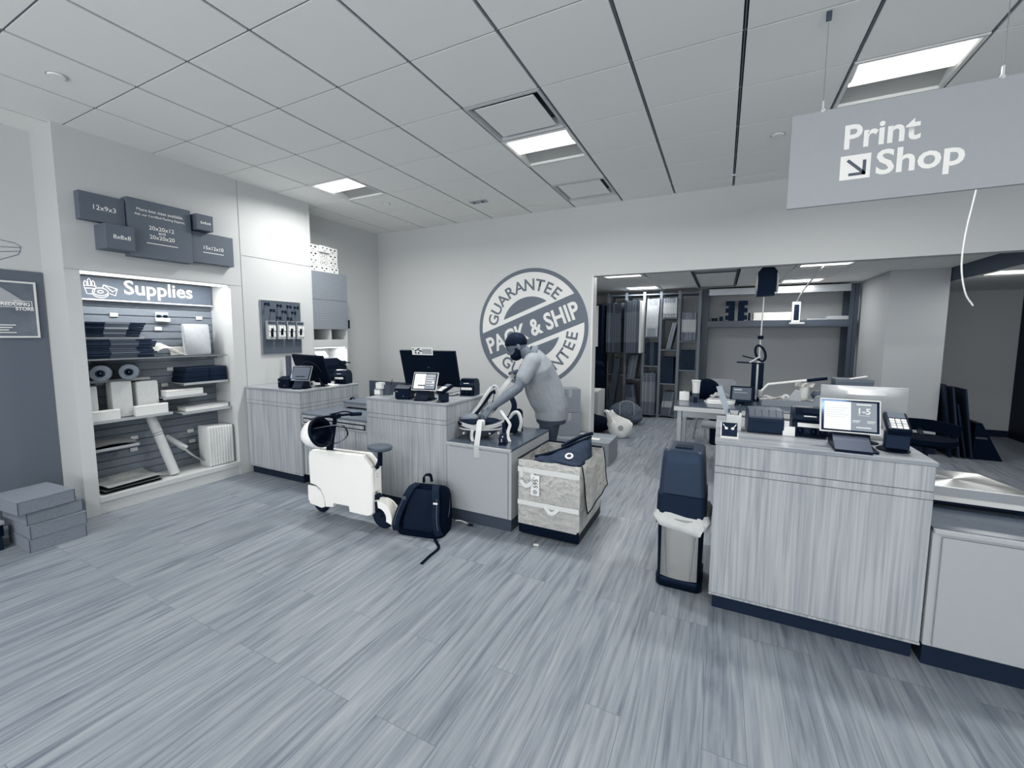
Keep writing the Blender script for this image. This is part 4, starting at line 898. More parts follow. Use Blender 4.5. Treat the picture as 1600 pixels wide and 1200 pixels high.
MB().tube(spline([(.02, .1, .9), (-.0, .02, .925), (-.05, -.06, .91)], 5), .006, 8).build('brake_lever', M_black, hb, smooth=40)
# helmet: shell opening turned toward the right
t = thing('helmet', 'white and black helmet hanging from the scooter handlebar', 'helmet', (-2.905, 2.39, .775))
hz = -(V((.893, .449, 0)) * .92 + V((.447, -.889, .09)) * .16 + V((0, 0, .30))).normalized(); hx_ = V((0, 0, 1)).cross(hz).normalized(); hy_ = hz.cross(hx_)
M = Matrix(((hx_.x, hy_.x, hz.x), (hx_.y, hy_.y, hz.y), (hx_.z, hy_.z, hz.z))).to_4x4()
def shellp(r0, r1, r2, f):
    b = MB(); rs = []
    for i in range(10):
        a = (PI * .53) * i / 9; rs.append([M @ V((r0 * math.sin(a) * math.cos(q) if i else .0005 * math.cos(q), r1 * math.sin(a) * math.sin(q) if i else .0005 * math.sin(q), r2 * math.cos(a))) for q in [2 * PI * k / 28 for k in range(28)]])
    for i in range(10):
        a = (PI * .53) * (9 - i) / 9; rs.append([M @ V((f * r0 * math.sin(a) * math.cos(q) if i < 9 else .0005 * math.cos(q), f * r1 * math.sin(a) * math.sin(q) if i < 9 else .0005 * math.sin(q), f * r2 * math.cos(a))) for q in [2 * PI * k / 28 for k in range(28)]])
    return b.rings(rs)
shellp(.148, .122, .14, .93).build('outer_shell', M_sc, t, smooth=60)
shellp(.137, .112, .13, .86).build('liner', M_black, t, smooth=60)
MB().tube([M @ V((.142 * math.cos(q), .117 * math.sin(q), -.014)) for q in [2 * PI * k / 28 for k in range(28)]], .012, 8, True).build('rim_trim', M_black, t, smooth=60)
b = MB()
for k in (-1, 0, 1): b.tube([M @ V((.1485 * math.sin(a), .036 * k, .139 * math.cos(a))) for a in [(-1.2 + .24 * i) for i in range(8)]], .003, 6)
b.build('vent_line', M_slate, t, smooth=60)
MB().ribbon(spline([M @ V((.10, .05, -.0)), (.13, .08, .06), (.19, .10, .03), (.20, .10, -.03), (.13, .06, -.085), M @ V((-.0, -.09, -.0))], 6), (0, 1, .2), .014, .003).build('chin_strap', M_black, t)
M_strap = mat('charcoal strap', .07, .8, noise=.02, nscale=80); M_mesh = mat('black mesh panel', .05, .9, noise=.02, nscale=120, bump=.3)
# ---------------------------------------------------------------- backpack leaning on the middle counter
t = thing('backpack', 'black backpack leaning against the counter on the floor', 'backpack', (-2.055, 2.56, 0), .2)
def soft(rings, m, nm, par, vox=.012):
    b = MB(); b.rings(rings); o = b.build(nm, m, par); return o
M = rx(math.radians(-24))
def rr(z, w_, d0, d1, r=.05):
    return [M @ V((p[0], p[1], z)) for p in rrect(-w_, w_, d0, d1, min(r, (d1 - d0) * .45), 5)]
b = MB(); b.rings([rr(.0, .175, .0, .17), rr(.03, .20, -.012, .2), rr(.12, .20, -.008, .215), rr(.26, .185, .0, .2), rr(.35, .17, .01, .18), rr(.395, .155, .02, .16), rr(.41, .13, .04, .14)])
b.build('main_body', M_fabric, t, smooth=60)
b = MB(); b.rings([rr(.03, .12, .195, .27), rr(.06, .135, .19, .285), rr(.2, .13, .185, .275), rr(.27, .10, .185, .235, .02)]); b.build('front_pocket', M_fabric, t, smooth=60)
b = MB(); b.rings([rr(.05, .12, -.022, -.006, .006), rr(.1, .13, -.034, -.004, .012), rr(.3, .115, -.03, .0, .012), rr(.36, .09, -.018, .004, .008)]); b.build('back_panel', M_mesh, t, smooth=60)
for s in (-1, 1):
    pts = [M @ V(p) for p in ((s * .08, .02, .40), (s * .105, -.035, .36), (s * .135, -.06, .26), (s * (.15 if s > 0 else .17), -.055, .15), (s * (.165 if s > 0 else .185), -.035, .07), (s * .185, -.01, .03))]
    st = MB().ribbon(spline(pts, 5), (1, 0, 0), .055, .016).build('shoulder_strap', M_strap, t, smooth=50)
    MB().ribbon(spline([p + V((s * .012, -.0105, 0)) for p in pts[1:5]], 5), (1, 0, 0), .006, .002).build('piping', M_slate, st)
    if s > 0: MB().box(.09, .125, -.006, .0, 0, .012, tr(*(pts[2] + V((-.0, -.012, .0)))) @ tr(-.105, 0, 0)).build('strap_badge', M_label, st)
    else: MB().box(-.02, .02, -.008, .008, -.012, .012, tr(*(pts[2] + V((0, -.008, .02)))), bev=.003).build('buckle', M_slate, st)
MB().ribbon(spline([M @ V(p) for p in ((-.05, .06, .415), (-.05, .05, .47), (.0, .05, .48), (.02, .06, .43))], 5), (0, 1, .3), .03, .008).build('haul_loop', M_fabric, t)
MB().ribbon(spline([(.158, -.03, .02), (.19, -.06, .006), (.235, -.13, .005), (.22, -.25, .005), (.21, -.36, .004)], 5), (1, .3, 0), .022, .004).build('strap_tail', M_fabric, t)
b = MB().tube(spline([M @ V((.182, .05, .1)), M @ V((.192, .1, .2)), M @ V((.17, .12, .33))], 6), .004, 8); b.build('zip', M_slate, t, smooth=50)
t = thing('carabiner_cord', 'thin white cord with a black carabiner on the floor beside the backpack', 'cord', (-1.86, 2.89, 0))
MB().tube(spline([(-.06, -.0, .03), (-.03, .02, .028), (.01, .04, .012), (.045, .03, .006)], 6), .005, 8).build('cord', M_tag, t, smooth=50)
MB().tube([(.065 + .025 * math.cos(a), .028 + .013 * math.sin(a), .006) for a in [2 * PI * k / 16 for k in range(16)]], .0045, 8, True).build('carabiner', M_black, t, smooth=50)
# ---------------------------------------------------------------- fabric cart with a dark tarp
t = thing('fabric_cart', 'silver fabric box cart on a black base, tagged 595', 'cart', (-1.13, 2.965, 0)); h = .248; D = .64
MB().box(-h, h, 0.0, D, .018, .105, bev=.012).build('base', M_black, t)
for x in (-.18, .18):
    for y in (.08, D - .08): MB().cyl((x - .012, y, .02), (x + .012, y, .02), .02, n=14).build('castor', M_rubber, t)
M_tyv = mat('silver woven fabric', .93, .42, noise=.02, nscale=18, bump=1.0, bdist=.03)
def wob(a, b_, c): return .006 * math.sin(a * 33 + b_ * 17 + 2 * math.sin(b_ * 9)) + .005 * math.sin(b_ * 41 - a * 31 + c) + .004 * math.sin(a * 71 + b_ * 53)
T0, T1 = .095, .612
def wallg(p0, p1, nn, c):
    p0, p1, nn = V(p0), V(p1), V(nn)
    return MB().grid(lambda i, j: p0 + (p1 - p0) * (i / 20) + V((0, 0, T0 + (T1 - T0) * j / 18)) + nn * (wob(i / 20 * .5, j / 18 * .5, c) * min(1, j / 3, i / 2, (20 - i) / 2)), 20, 18, .006)
for nm, p0, p1, nn, c in (('front_side', (-h, 0, 0), (h, 0, 0), (0, -1, 0), 0), ('right_side', (h, 0, 0), (h, D, 0), (1, 0, 0), 2), ('back_side', (h, D, 0), (-h, D, 0), (0, 1, 0), 4), ('left_side', (-h, D, 0), (-h, 0, 0), (-1, 0, 0), 6)):
    f = wallg(p0, p1, nn, c).build(nm, M_tyv, t, smooth=50)
    if nm == 'front_side':
        M_web = mat('pale webbing', .84, .5)
        MB().box(-h, h, -.012, -.006, .515, .555).build('webbing', M_web, f); MB().box(-h, h, -.013, -.007, .255, .292).build('webbing', M_web, f)
        for x in (-.215, -.125): MB().box(x - .014, x + .014, -.016, -.008, .47, .555).build('webbing', M_web, f)
        MB().ribbon(spline([(-.215, -.016, .48), (-.21, -.022, .44), (-.17, -.028, .415), (-.13, -.022, .44), (-.125, -.016, .48)], 6), (0, .2, 1), .03, .004).build('handle', M_web, f)
        MB().ribbon(spline([(-.02, -.015, .275), (.02, -.022, .235), (.055, -.022, .235), (.09, -.015, .27)], 6), (0, .2, 1), .028, .004).build('handle', M_web, f)
        tg = MB().box(-.135, -.065, -.0165, -.0145, .345, .505).build('paper_tag', M_label, f)
        b = MB(); fit_text(b, '595', (-.0785, -.0168, .405), (0, 0, 1), (-1, 0, 0), .068, .036, .006); fit_text(b, '00', (-.106, -.0168, .48), (0, 0, 1), (-1, 0, 0), .012, .009, .006); b.build('tag_digits', M_ink, tg)
        MB().lathe([(0, 0), (.019, 0), (.019, .0006), (0, .0006)], (-.1, -.0166, .372), 20, rx(PI / 2)).build('tag_dot', M_sign, tg)
b = MB(); b.tube([(-h, 0, T1), (-h, D, T1), (h, D, T1)], .008, 8); b.build('rim_piping', M_black, t)
fl = MB(); fl.grid(lambda i, j: V((h + .012 + .035 * (j / 12) + .004 * math.sin(i * .9 + j * .5), .0 + .62 * i / 14 + .05 * (j / 12), T1 + .008 - (.37 - .03 * (i / 14)) * (j / 12))), 14, 12, .006)
f = fl.build('side_flap', M_tyv, t, smooth=50)
FP = lambda i, j: V((h + .014 + .035 * (j / 12) + .004 * math.sin(i * .9 + j * .5), .62 * i / 14 + .05 * (j / 12), T1 + .008 - (.37 - .03 * (i / 14)) * (j / 12)))
ed = [FP(0, j) for j in range(13)] + [FP(i, 12) for i in range(1, 15)] + [FP(14, j) for j in range(11, -1, -1)]
MB().tube(ed, .005, 6).build('flap_piping', M_black, f)
t = thing('tarp_bag', 'folded dark tarp with a white-ringed eyelet in the silver cart', 'tarp', (-1.13, 3.0, .12))
M_tarp = mat('dark slate tarp', .17, .6, noise=.03, nscale=14, bump=.4)
lo = spline([(-.14, .02, .475), (-.03, .018, .478), (.10, .018, .482), (.205, .03, .485), (.228, .18, .488), (.228, .36, .492)], 5)
up = spline([(-.15, .07, .49), (-.08, .10, .508), (.0, .14, .535), (.07, .22, .565), (.15, .33, .595), (.205, .42, .612)], 5)
N_ = len(lo)
def tarp(i, j):
    p = lo[i].lerp(up[i], j / 8); return p + V((0, -.016 * math.sin(PI * j / 8) + .004 * math.sin(i * .9 + j), .006 * math.sin(i * .7 + j * .8)))
b = MB(); front = [[tarp(i, j) for j in range(9)] for i in range(N_)]
rs = [[V((p.x, p.y, .02)) for p in (c[0],)] + c + [c[-1] + V((-.02, .05, -.02)), V((c[-1].x - .03, c[-1].y + .07, .02))] for c in front]
b.rings(rs); b.build('folded_tarp', M_tarp, t, smooth=45)
MB().tube([p + V((-.005, .0, .004)) for p in up], .011, 8).tube(spline([up[12] + V((-.0, .03, .02)), up[15] + V((.0, .04, .03)), up[20] + V((0, .04, .035)), up[-1] + V((0, .02, .03))], 6), .015, 8).build('rolled_edge', M_black, t, smooth=50)
ec = tarp(14, 4); en = (tarp(16, 4) - tarp(12, 4)).normalized().cross((tarp(14, 6) - tarp(14, 2)).normalized()).normalized(); ea = en.orthogonal().normalized(); eb = en.cross(ea); ec = ec + en * .004
MB().tube([ec + ea * (.025 * math.cos(a)) + eb * (.025 * math.sin(a)) for a in [2 * PI * k / 24 for k in range(24)]], .008, 8, True).build('eyelet', M_label, t, smooth=50)
MB().cyl(ec - en * .004, ec + en * .002, .019, n=20).build('eyelet_hole', M_black, t)
# ---------------------------------------------------------------- boxes by the opening
t = thing('shipping_box', 'wide brown shipping box with two white labels by the opening', 'shipping box', (-1.555, 5.04, 0)); 
b_ = MB().box(-.40, .40, 0, .50, 0, .28, bev=.004).build('carton', M_card, t)
MB().box(-.398, .398, .235, .265, .2795, .2815).build('tape_strip', M_cardl, b_)
for x, y in ((.02, .33), (.18, .12)): MB().box(x - .09, x + .07, y, y + .09, .2805, .282).build('label_sticker', M_label, t)
MB().box(.335, .36, -.0015, 0, .03, .09).build('printed_mark', M_ink, t)
for k, (z, lb) in enumerate(((.282, 'lower of two brown boxes stacked behind the man'), (.585, 'upper of two brown boxes stacked behind the man'))):
    t = thing('shipping_box', lb, 'shipping box', (-1.76, 5.315, z), .5 + .04 * k, 'brown boxes stacked behind the man')
    MB().box(-.135, .135, -.12, .12, 0, .30, bev=.004).build('carton', M_card if k else M_card, t); MB().box(-.136, .136, -.02, .02, .2995, .3012).box(.1355, .1368, -.02, .02, .24, .30).box(-.02, .02, -.1215, -.1203, .2, .3).build('tape_strip', M_cardl, t)
    b = MB()
    if k: b.box(-.10, -.06, -.1225, -.1205, .2, .25).box(-.08, -.05, -.1225, -.1205, .08, .13)
    else:
        for q in range(3): b.box(.1355, .137, -.09 + .06 * q, -.05 + .06 * q, .09, .115); 
        b.box(.1355, .137, -.08, .04, .06, .07).box(.1355, .137, .06, .085, .2, .26)
    b.build('printed_mark', M_ink, t)
# ---------------------------------------------------------------- trash can
t = thing('trash_can', 'tall dark-lidded trash can with a steel body and white liner', 'trash can', (-.178, 2.885, 0), 0)
def rb(z, w_, d_, r=.035, y0=0): return [V((p[0], p[1] + y0, z)) for p in rrect(-w_, w_, -d_, d_, r, 5)]
MB().rings([rb(0, .128, .15), rb(.012, .134, .158), rb(.06, .134, .158), rb(.065, .13, .154)]).build('base', M_black, t, smooth=40)
b = MB(); b.rings([rb(.065, .126, .150), rb(.48, .132, .156)]); b.build('body', M_black, t, smooth=40)
b = MB(); b.grid(lambda i, j: V((-.105 + .21 * i / 14, -.1535 - .006 * (j / 4) - .018 * (1 - (2 * i / 14 - 1) ** 2), .075 + .385 * j / 4)), 14, 4, .004); b.build('steel_front', M_steel, t, smooth=50)
b = MB(); rs = []; random.seed(5)
for k, (z, o) in enumerate(((.49, .004), (.47, .02), (.44, .035), (.415, .03), (.40, .012), (.43, .006))):
    P = rb(0, .132 + o, .158 + o, .05); rs.append([V((p.x * (1 + .04 * math.sin(i * 1.7 + k)), p.y * (1 + .03 * math.sin(i * 2.3 + k * 2)), z + (.025 * math.sin(i * .9 + 1) + .012 * math.sin(i * 2.7)) * (0 if k == 0 else 1))) for i, p in enumerate(P)])
b.rings(rs, cap=False); b.build('liner', mat('white liner', .82, .4, alpha=.82, noise=.02), t, smooth=60)
MB().rings([rb(.47, .138, .162), rb(.475, .142, .166), rb(.60, .139, .162), rb(.605, .132, .156)]).build('collar', M_charc, t, smooth=40)
MB().rings([rb(.606, .133, .157), rb(.80, .121, .146), rb(.855, .116, .14), rb(.872, .105, .13), rb(.876, .09, .115)]).build('lid', M_slate2, t, smooth=40)
MB().box(-.05, .05, -.09, -.02, .874, .888, bev=.003).build('push_flap', M_charc, t)
# ---------------------------------------------------------------- logo on the back wall
t = thing('wall_logo', 'large round Pack & Ship guarantee logo on the back wall', 'wall graphic', (-2.41, YB - .001, 1.67))
M_lgd = mat('logo slate', .40, .6); M_lgw = mat('logo white', .88, .6)
def disc(r, y0, y1, m, nm, pts=None):
    P = pts or [(r * math.cos(2 * PI * k / 96), r * math.sin(2 * PI * k / 96)) for k in range(96)]
    return MB().prism(P, (0, y0, 0), XV, ZV, y0 - y1).build(nm, m, t)
disc(.83, -.0, -.002, M_lgd, 'outer_ring'); 
BA = math.radians(20.8); ub = V((math.cos(BA), 0, math.sin(BA))); nb = V((-math.sin(BA), 0, math.cos(BA)))
def seg(r, d, s):
    a = math.asin(d / r); P = [(r * math.cos(a + (PI - 2 * a) * k / 48), r * math.sin(a + (PI - 2 * a) * k / 48)) for k in range(49)]
    return [tuple((ub * p[0] + nb * (p[1] * s)).xz) for p in P]
for s in (1, -1):
    P = seg(.775, .205, s); P = P if s > 0 else P[::-1]
    disc(0, -.002, -.0035, M_lgw, 'white_segment', P)
    P = seg(.44, .262, s); P = P if s > 0 else P[::-1]
    disc(0, -.0035, -.005, M_lgd, 'inner_segment', P)
tx = MB(); word = 'GUARANTEE'; wid = {'G': 1.08, 'U': 1.03, 'A': 1.02, 'R': 1.0, 'N': 1.1, 'T': .9, 'E': .86}
def ring_text(mid, sgn, rbase, hgt, span):
    tot = sum(wid[c] for c in word); acc = 0
    for c in word:
        f = (acc + wid[c] / 2) / tot - .5; acc += wid[c]; a = mid - sgn * span * f
        rad = V((math.cos(a), 0, math.sin(a))); up = rad * sgn; right = up.cross(V((0, -1, 0))) * -1
        right = V((up.z, 0, -up.x))
        fit_text(tx, c, V((0, -.0042, 0)) + rad * rbase, right, up, None, hgt, .018, .0005, 'CENTER')
ring_text(BA + PI / 2, 1, .525, .165, math.radians(131)); tx.build('upper_lettering', M_lgd, t); tx = MB(); ring_text(BA - PI / 2, -1, .69, .165, math.radians(131)); tx.build('lower_lettering', M_lgd, t)
tx = MB(); fit_text(tx, 'PACK & SHIP', ub * -.735 + nb * -.115 + V((0, -.0028, 0)), ub, nb, 1.47, .235, .028, .0006)
tx.build('pack_ship_lettering', M_lgw, t)
# ---------------------------------------------------------------- hanging sign
t = thing('hanging_sign', 'grey Print Shop sign hanging from the ceiling', 'hanging sign', (.755, 2.87, 2.262))
MB().box(-.47, .47, -.01, .01, 0, .485, bev=.002, seg=1).build('panel', M_sign, t)
tx = MB(); M_l2 = M_letter
fit_text(tx, 'Print', (-.235, -.0105, .272), XV, ZV, .30, .12, .022, .0006); fit_text(tx, 'Shop', (-.098, -.0105, .125), XV, ZV, .33, .12, .022, .0006)
tx.build('lettering', M_letter, t)
a = MB().box(-.245, -.12, -.0122, -.01, .115, .235).build('arrow_square', M_letter, t)
MB().bar((-.215, -.0128, .212), (-.147, -.0128, .143), .014, .001, (0, 1, 0)).box(-.152, -.138, -.0133, -.0123, .132, .205).box(-.208, -.138, -.0133, -.0123, .132, .146).build('arrow', M_signd, a)
for x in (-.335, .335):
    h_ = MB().bar((x, 0, .47), (x, 0, .535), .014, .008).ball((x, -.004, .485), .011, 10).build('clip', M_tag, t)
    MB().tube([(x, 0, .535), (x, 0, CEIL - 2.262 - .03)], .0016, 6).build('wire', M_silver, t)
    MB().box(x - .012, x + .012, -.008, .008, CEIL - 2.262 - .045, CEIL - 2.262 + .0, bev=.003).build('ceiling_hook', M_slate, t)
t = thing('loose_cord', 'loose white cord hanging below the right side of the Print Shop sign', 'cord', (1.66, 4.5, 1.8))
MB().tube(spline([(.02, 0, 0), (-.03, 0, .1), (-.065, 0, .3), (-.06, 0, .55), (-.02, 0, .95), (-.01, 0, CEIL - 1.8)], 8), .006, 8).build('cord', M_tag, t, smooth=60)
# ---------------------------------------------------------------- harness and goods on the low counter
C0 = V((-1.865, 3.235, .676)); HA = math.atan2(.449, .893)
t = thing('harness', 'tangled harness with pale webbing straps on the low counter', 'harness', C0, HA)
Hi = (Matrix.Translation(C0) @ rz(HA)).inverted()
def L(p): return Hi @ V(p)
M_pad = mat('slate padding', .22, .8, noise=.03, nscale=60); M_web2 = mat('pale harness webbing', .74, .7, noise=.03, nscale=120); M_dpad = mat('black padding', .05, .8, noise=.02, nscale=80); M_gpad = mat('grey padding', .46, .8, noise=.03, nscale=70)
b = MB(); rs = []
for i in range(8):
    a = (i / 7) * PI / 2; rs.append([V(((.04 + .145 * math.sin(a)) * math.cos(q), (.02 + .095 * math.sin(a)) * math.sin(q), .004 + .125 * (1 - math.cos(a)) + .014 * math.cos(2 * q))) for q in [2 * PI * k / 28 for k in range(28)]])
for i in range(7, -1, -1):
    a = (i / 7) * PI / 2; rs.append([V(((.03 + .135 * math.sin(a)) * math.cos(q), (.012 + .085 * math.sin(a)) * math.sin(q), .02 + .115 * (1 - math.cos(a)) + .014 * math.cos(2 * q))) for q in [2 * PI * k / 28 for k in range(28)]])
b.rings(rs); b.build('seat_bowl', M_pad, t, smooth=60)
rim = [V((.192 * math.cos(q), .12 * math.sin(q), .118 + .014 * math.cos(2 * q))) for q in [2 * PI * k / 36 for k in range(36)]]
MB().ribbon(rim, (0, 0, 1), .03, .012, True).build('rim_webbing', M_web2, t, smooth=50)
MB().ribbon([V((.196 * math.cos(q), .124 * math.sin(q), .085)) for q in [PI + PI * k / 18 for k in range(19)]], (0, .3, 1), .012, .004).build('rim_binding', M_web2, t)
MB().ball((-.115, .03, .165), (.085, .07, .035), 18).build('head_pad', M_gpad, t, smooth=60)
MB().ball((-.11, .0, .125), (.1, .085, .045), 18).build('lining_pad', M_dpad, t, smooth=60)
MB().ball((.08, .04, .11), (.1, .07, .05), 16).build('side_pad', M_dpad, t, smooth=60)
def strap(pts, w_, m, nm, wd=(.9, -.2, .3), th=.008): return MB().ribbon(spline([L(p) for p in pts], 6), wd, w_, th).build(nm, m, t, smooth=50)
strap([(-2.02, 3.30, .84), (-1.98, 3.38, .92), (-1.93, 3.43, 1.02), (-1.885, 3.46, 1.09), (-1.845, 3.47, 1.08), (-1.84, 3.46, 1.0), (-1.85, 3.42, .90), (-1.88, 3.38, .82)], .05, M_web2, 'shoulder_strap', (.5, -.5, .3), .012)
strap([(-1.985, 3.34, .855), (-1.94, 3.42, .95), (-1.895, 3.46, 1.03), (-1.86, 3.475, 1.05), (-1.86, 3.47, .98), (-1.88, 3.42, .88)], .03, M_dpad, 'strap_lining', (.5, -.5, .3), .02)
strap([(-1.95, 3.36, .84), (-1.90, 3.47, .93), (-1.86, 3.58, 1.04), (-1.815, 3.70, 1.15), (-1.812, 3.77, 1.185)], .04, M_web2, 'shoulder_strap', (.6, -.2, -.6), .01)
strap([(-1.90, 3.40, .83), (-1.86, 3.49, .91), (-1.81, 3.58, .98), (-1.77, 3.63, .98), (-1.72, 3.60, .9), (-1.72, 3.5, .80)], .05, M_dpad, 'shoulder_strap', (.6, -.2, -.6), .014)
strap([(-1.74, 3.36, .90), (-1.68, 3.32, .86), (-1.62, 3.30, .80), (-1.615, 3.27, .76), (-1.60, 3.22, .72), (-1.555, 3.17, .679)], .026, M_web2, 'loose_strap', (.8, .2, .0), .003)
strap([(-1.88, 3.16, .80), (-1.87, 3.08, .75), (-1.86, 3.06, .70), (-1.83, 3.03, .681)], .026, M_web2, 'loose_strap', (.8, .3, .0), .003)
strap([(-1.86, 3.22, .83), (-1.82, 3.12, .83), (-1.77, 3.02, .78), (-1.745, 2.95, .70), (-1.74, 2.934, .66), (-1.74, 2.932, .578)], .044, M_web2, 'hanging_strap', (1, .15, 0), .0035)
MB().box(-.03, .035, -.105, -.06, .10, .165, bev=.012).build('buckle', M_tag, t, smooth=40)
MB().tube([L(p) for p in spline([(-1.70, 3.42, .76), (-1.66, 3.43, .86), (-1.60, 3.43, .88), (-1.565, 3.42, .80), (-1.58, 3.41, .72)], 6)], .016, 10).build('webbing_loop', M_web2, t, smooth=60)
MB().ball(L((-1.66, 3.46, .77)), (.09, .05, .09), 14).build('rear_pad', M_dpad, t, smooth=60)
for k in range(5): MB().ball((-.15 + .075 * k, -.09 - .012 * (k % 2), .05), (.009, .006, .009), 8).build('snap', M_label, t)
t = thing('barcode_scanner', 'small black handheld scanner standing at the front of the low counter', 'scanner', (-1.575, 3.085, .676), .2)
MB().prism(rrect(-.032, .032, -.04, .04, .012), (0, 0, 0), XV, YV, .012).build('base', M_black, t); MB().rings([[V((p[0], p[1] - .002, .012)) for p in rrect(-.026, .026, -.03, .03, .01)], [V((p[0], p[1] - .01, .05)) for p in rrect(-.03, .03, -.035, .03, .01)], [V((p[0], p[1] + .012, .085)) for p in rrect(-.024, .024, -.03, .02, .01)]]).build('head', M_charc, t, smooth=40)
MB().bar((0, .03, .03), (-.02, .09, .16), .03, .025, bev=.006).build('handle', M_black, t); MB().bar((-.006, -.045, .028), (0, -.047, .055), .004, .002).bar((.006, -.045, .028), (0, -.047, .055), .004, .002).ball((.006, -.036, .07), (.006, .004, .006), 8).build('front_mark', M_label, t)
t = thing('black_canister', 'black canister with white letters behind the harness', 'canister', (-1.70, 3.64, .676), .25)
MB().rings([[V((p[0], p[1], z)) for p in rrect(-w_, w_, -w_, w_, .02)] for z, w_ in ((0, .045), (.16, .045), (.185, .036), (.2, .02))]).build('body', M_black, t, smooth=40)
b = MB()
for k, c in enumerate('aec'): fit_text(b, c, (.0462, .0, .035 + .052 * k), (0, 1, 0), (0, 0, 1), None, .05, .02, .0005, 'CENTER')
b.build('lettering', M_label, t)
t = thing('mouse_pad', 'thin grey board lying behind the harness on the low counter', 'board', (-1.80, 3.62, .676), .3); MB().box(-.05, .05, -.07, .09, 0, .008, bev=.002).build('board', M_grid2, t)
# ---------------------------------------------------------------- the man bending over the counter
M_skin = mat('skin', .39, .55, noise=.02, nscale=40); M_hair = mat('black hair', .0, .6, noise=.02, nscale=120, bump=.4); M_shirt = mat('grey polo shirt', .57, .85, noise=.015, nscale=14, bump=.55, spec=.2); M_pant = mat('dark trousers', .20, .8, noise=.02, nscale=50)
man = thing('person', 'man in a grey polo shirt and dark trousers bending over the low counter', 'person', (-1.50, 4.0, 0))
O = V((-1.50, 4.0, 0))
def W(*p): return V(p) - O
def limb(b, pts, rs, n=14):
    for (p, r), (q, s) in zip(zip(pts, rs), zip(pts[1:], rs[1:])): b.cyl(p, q, r, s, n)
    for p, r in zip(pts, rs): b.ball(p, r, n)
def oval(c, ax, bx, ra, rb_, n=22): return [c + ax * (ra * math.cos(2 * PI * k / n)) + bx * (rb_ * math.sin(2 * PI * k / n)) for k in range(n)]
sideV = V((.42, -.90, 0)).normalized()      # towards his left arm
def torso(b, g):
    sec = [(W(-1.50, 4.0, .74), .185, .155), (W(-1.50, 4.0, .84), .19, .165), (W(-1.535, 3.985, .94), .20, .18), (W(-1.575, 3.965, 1.05), .205, .185), (W(-1.60, 3.93, 1.17), .205, .165), (W(-1.61, 3.88, 1.28), .20, .14), (W(-1.625, 3.85, 1.35), .15, .10), (W(-1.645, 3.83, 1.395), .08, .075)]
    rs = []
    for i, (c, ra, rb_) in enumerate(sec):
        d = (sec[min(i + 1, len(sec) - 1)][0] - sec[max(i - 1, 0)][0]).normalized(); s = (sideV - d * sideV.dot(d)).normalized(); f = d.cross(s)
        rs.append(oval(c, s, f, ra + g, rb_ + g))
    b.rings(rs)
SL, EL, WL = W(-1.60, 3.735, 1.315), W(-1.672, 3.58, 1.085), W(-1.83, 3.33, .915)
SR, ER, WR = W(-1.66, 4.03, 1.30), W(-1.80, 4.06, 1.07), W(-1.815, 3.86, 1.15)
HC = W(-1.775, 3.765, 1.462); fdir = V((-.80, -.40, -.44)).normalized(); hs = V((.449, -.893, 0)).normalized(); hu = hs.cross(fdir) * -1
hu = hu if hu.z > 0 else -hu
hx = hu.cross(fdir)
HM = Matrix(((fdir.x, hs.x, hu.x), (fdir.y, hs.y, hu.y), (fdir.z, hs.z, hu.z))).to_4x4()
def hp(f, s, u): return HC + fdir * f + hs * s + hu * u
b = MB()
b.ball(HC + hu * .025, (.102, .078, .10), 20, HM); b.ball(hp(.02, 0, -.05), (.078, .062, .075), 18, HM); b.ball(hp(.055, 0, -.085), (.036, .036, .03), 14, HM)
b.ball(hp(.098, 0, -.022), (.02, .014, .022), 12, HM); b.cyl(hp(.09, 0, .02), hp(.106, 0, -.02), .009, .014, 10)
b.ball(hp(.082, 0, -.062), (.016, .026, .010), 12, HM); b.ball(hp(.08, .03, .018), (.012, .02, .012), 10, HM); b.ball(hp(.08, -.03, .018), (.012, .02, .012), 10, HM)
for s in (-1, 1): b.ball(hp(-.012, s * .08, -.008), (.021, .010, .034), 12, HM)
limb(b, [hp(-.03, 0, -.05), W(-1.66, 3.835, 1.36)], [.06, .068])
torso(b, -.02)
limb(b, [SL, SL.lerp(EL, .5), EL, EL.lerp(WL, .35), EL.lerp(WL, .7), WL], [.062, .056, .047, .047, .038, .03])
limb(b, [SR, SR.lerp(ER, .5), ER, ER.lerp(WR, .5), WR], [.06, .053, .045, .042, .028])
def hand(b, wr, fw, up, out, curl, k=1.0):
    """palm from the wrist along fw; out = thumb side; four fingers curling towards -up and a side thumb"""
    fw, up, out = fw.normalized(), up.normalized(), out.normalized()
    for a in range(5):
        o_ = -.03 + .015 * a; limb(b, [wr + out * o_ * .55 + fw * .0, wr + out * o_ * 1.05 + fw * .085 * k], [.017, .013], 10)
    for a, ln in enumerate((.058, .072, .078, .07)):
        p = wr + out * (-.036 + .0245 * a) * k + fw * .085 * k; pts = [p]; ang = .15
        for q, fr in enumerate((.45, .32, .23)):
            ang += curl[q]; p = p + (fw * math.cos(ang) - up * math.sin(ang)) * ln * fr * k; pts.append(p)
        limb(b, pts, [.0102, .0094, .0086, .0074], 8)
    p = wr + out * .028 + fw * .02; limb(b, [p, p + out * .03 + fw * .025 - up * .006, p + out * .042 + fw * .052 - up * .016, p + out * .038 + fw * .075 - up * .026], [.014, .012, .0105, .0085], 8)
hand(b, WL, V((-.50, -.40, -.72)), V((-.1, -.75, .5)), V((-.75, .35, .2)), (.12, .3, .3))
hand(b, WR, V((-.05, -.5, .55)), V((.5, -.5, .5)), V((.6, .3, .2)), (.7, .8, .7))
LEG = [(W(-1.47, 3.92, .82), W(-1.52, 3.93, .46), W(-1.46, 3.95, .09)), (W(-1.53, 4.10, .82), W(-1.57, 4.11, .46), W(-1.52, 4.14, .09))]
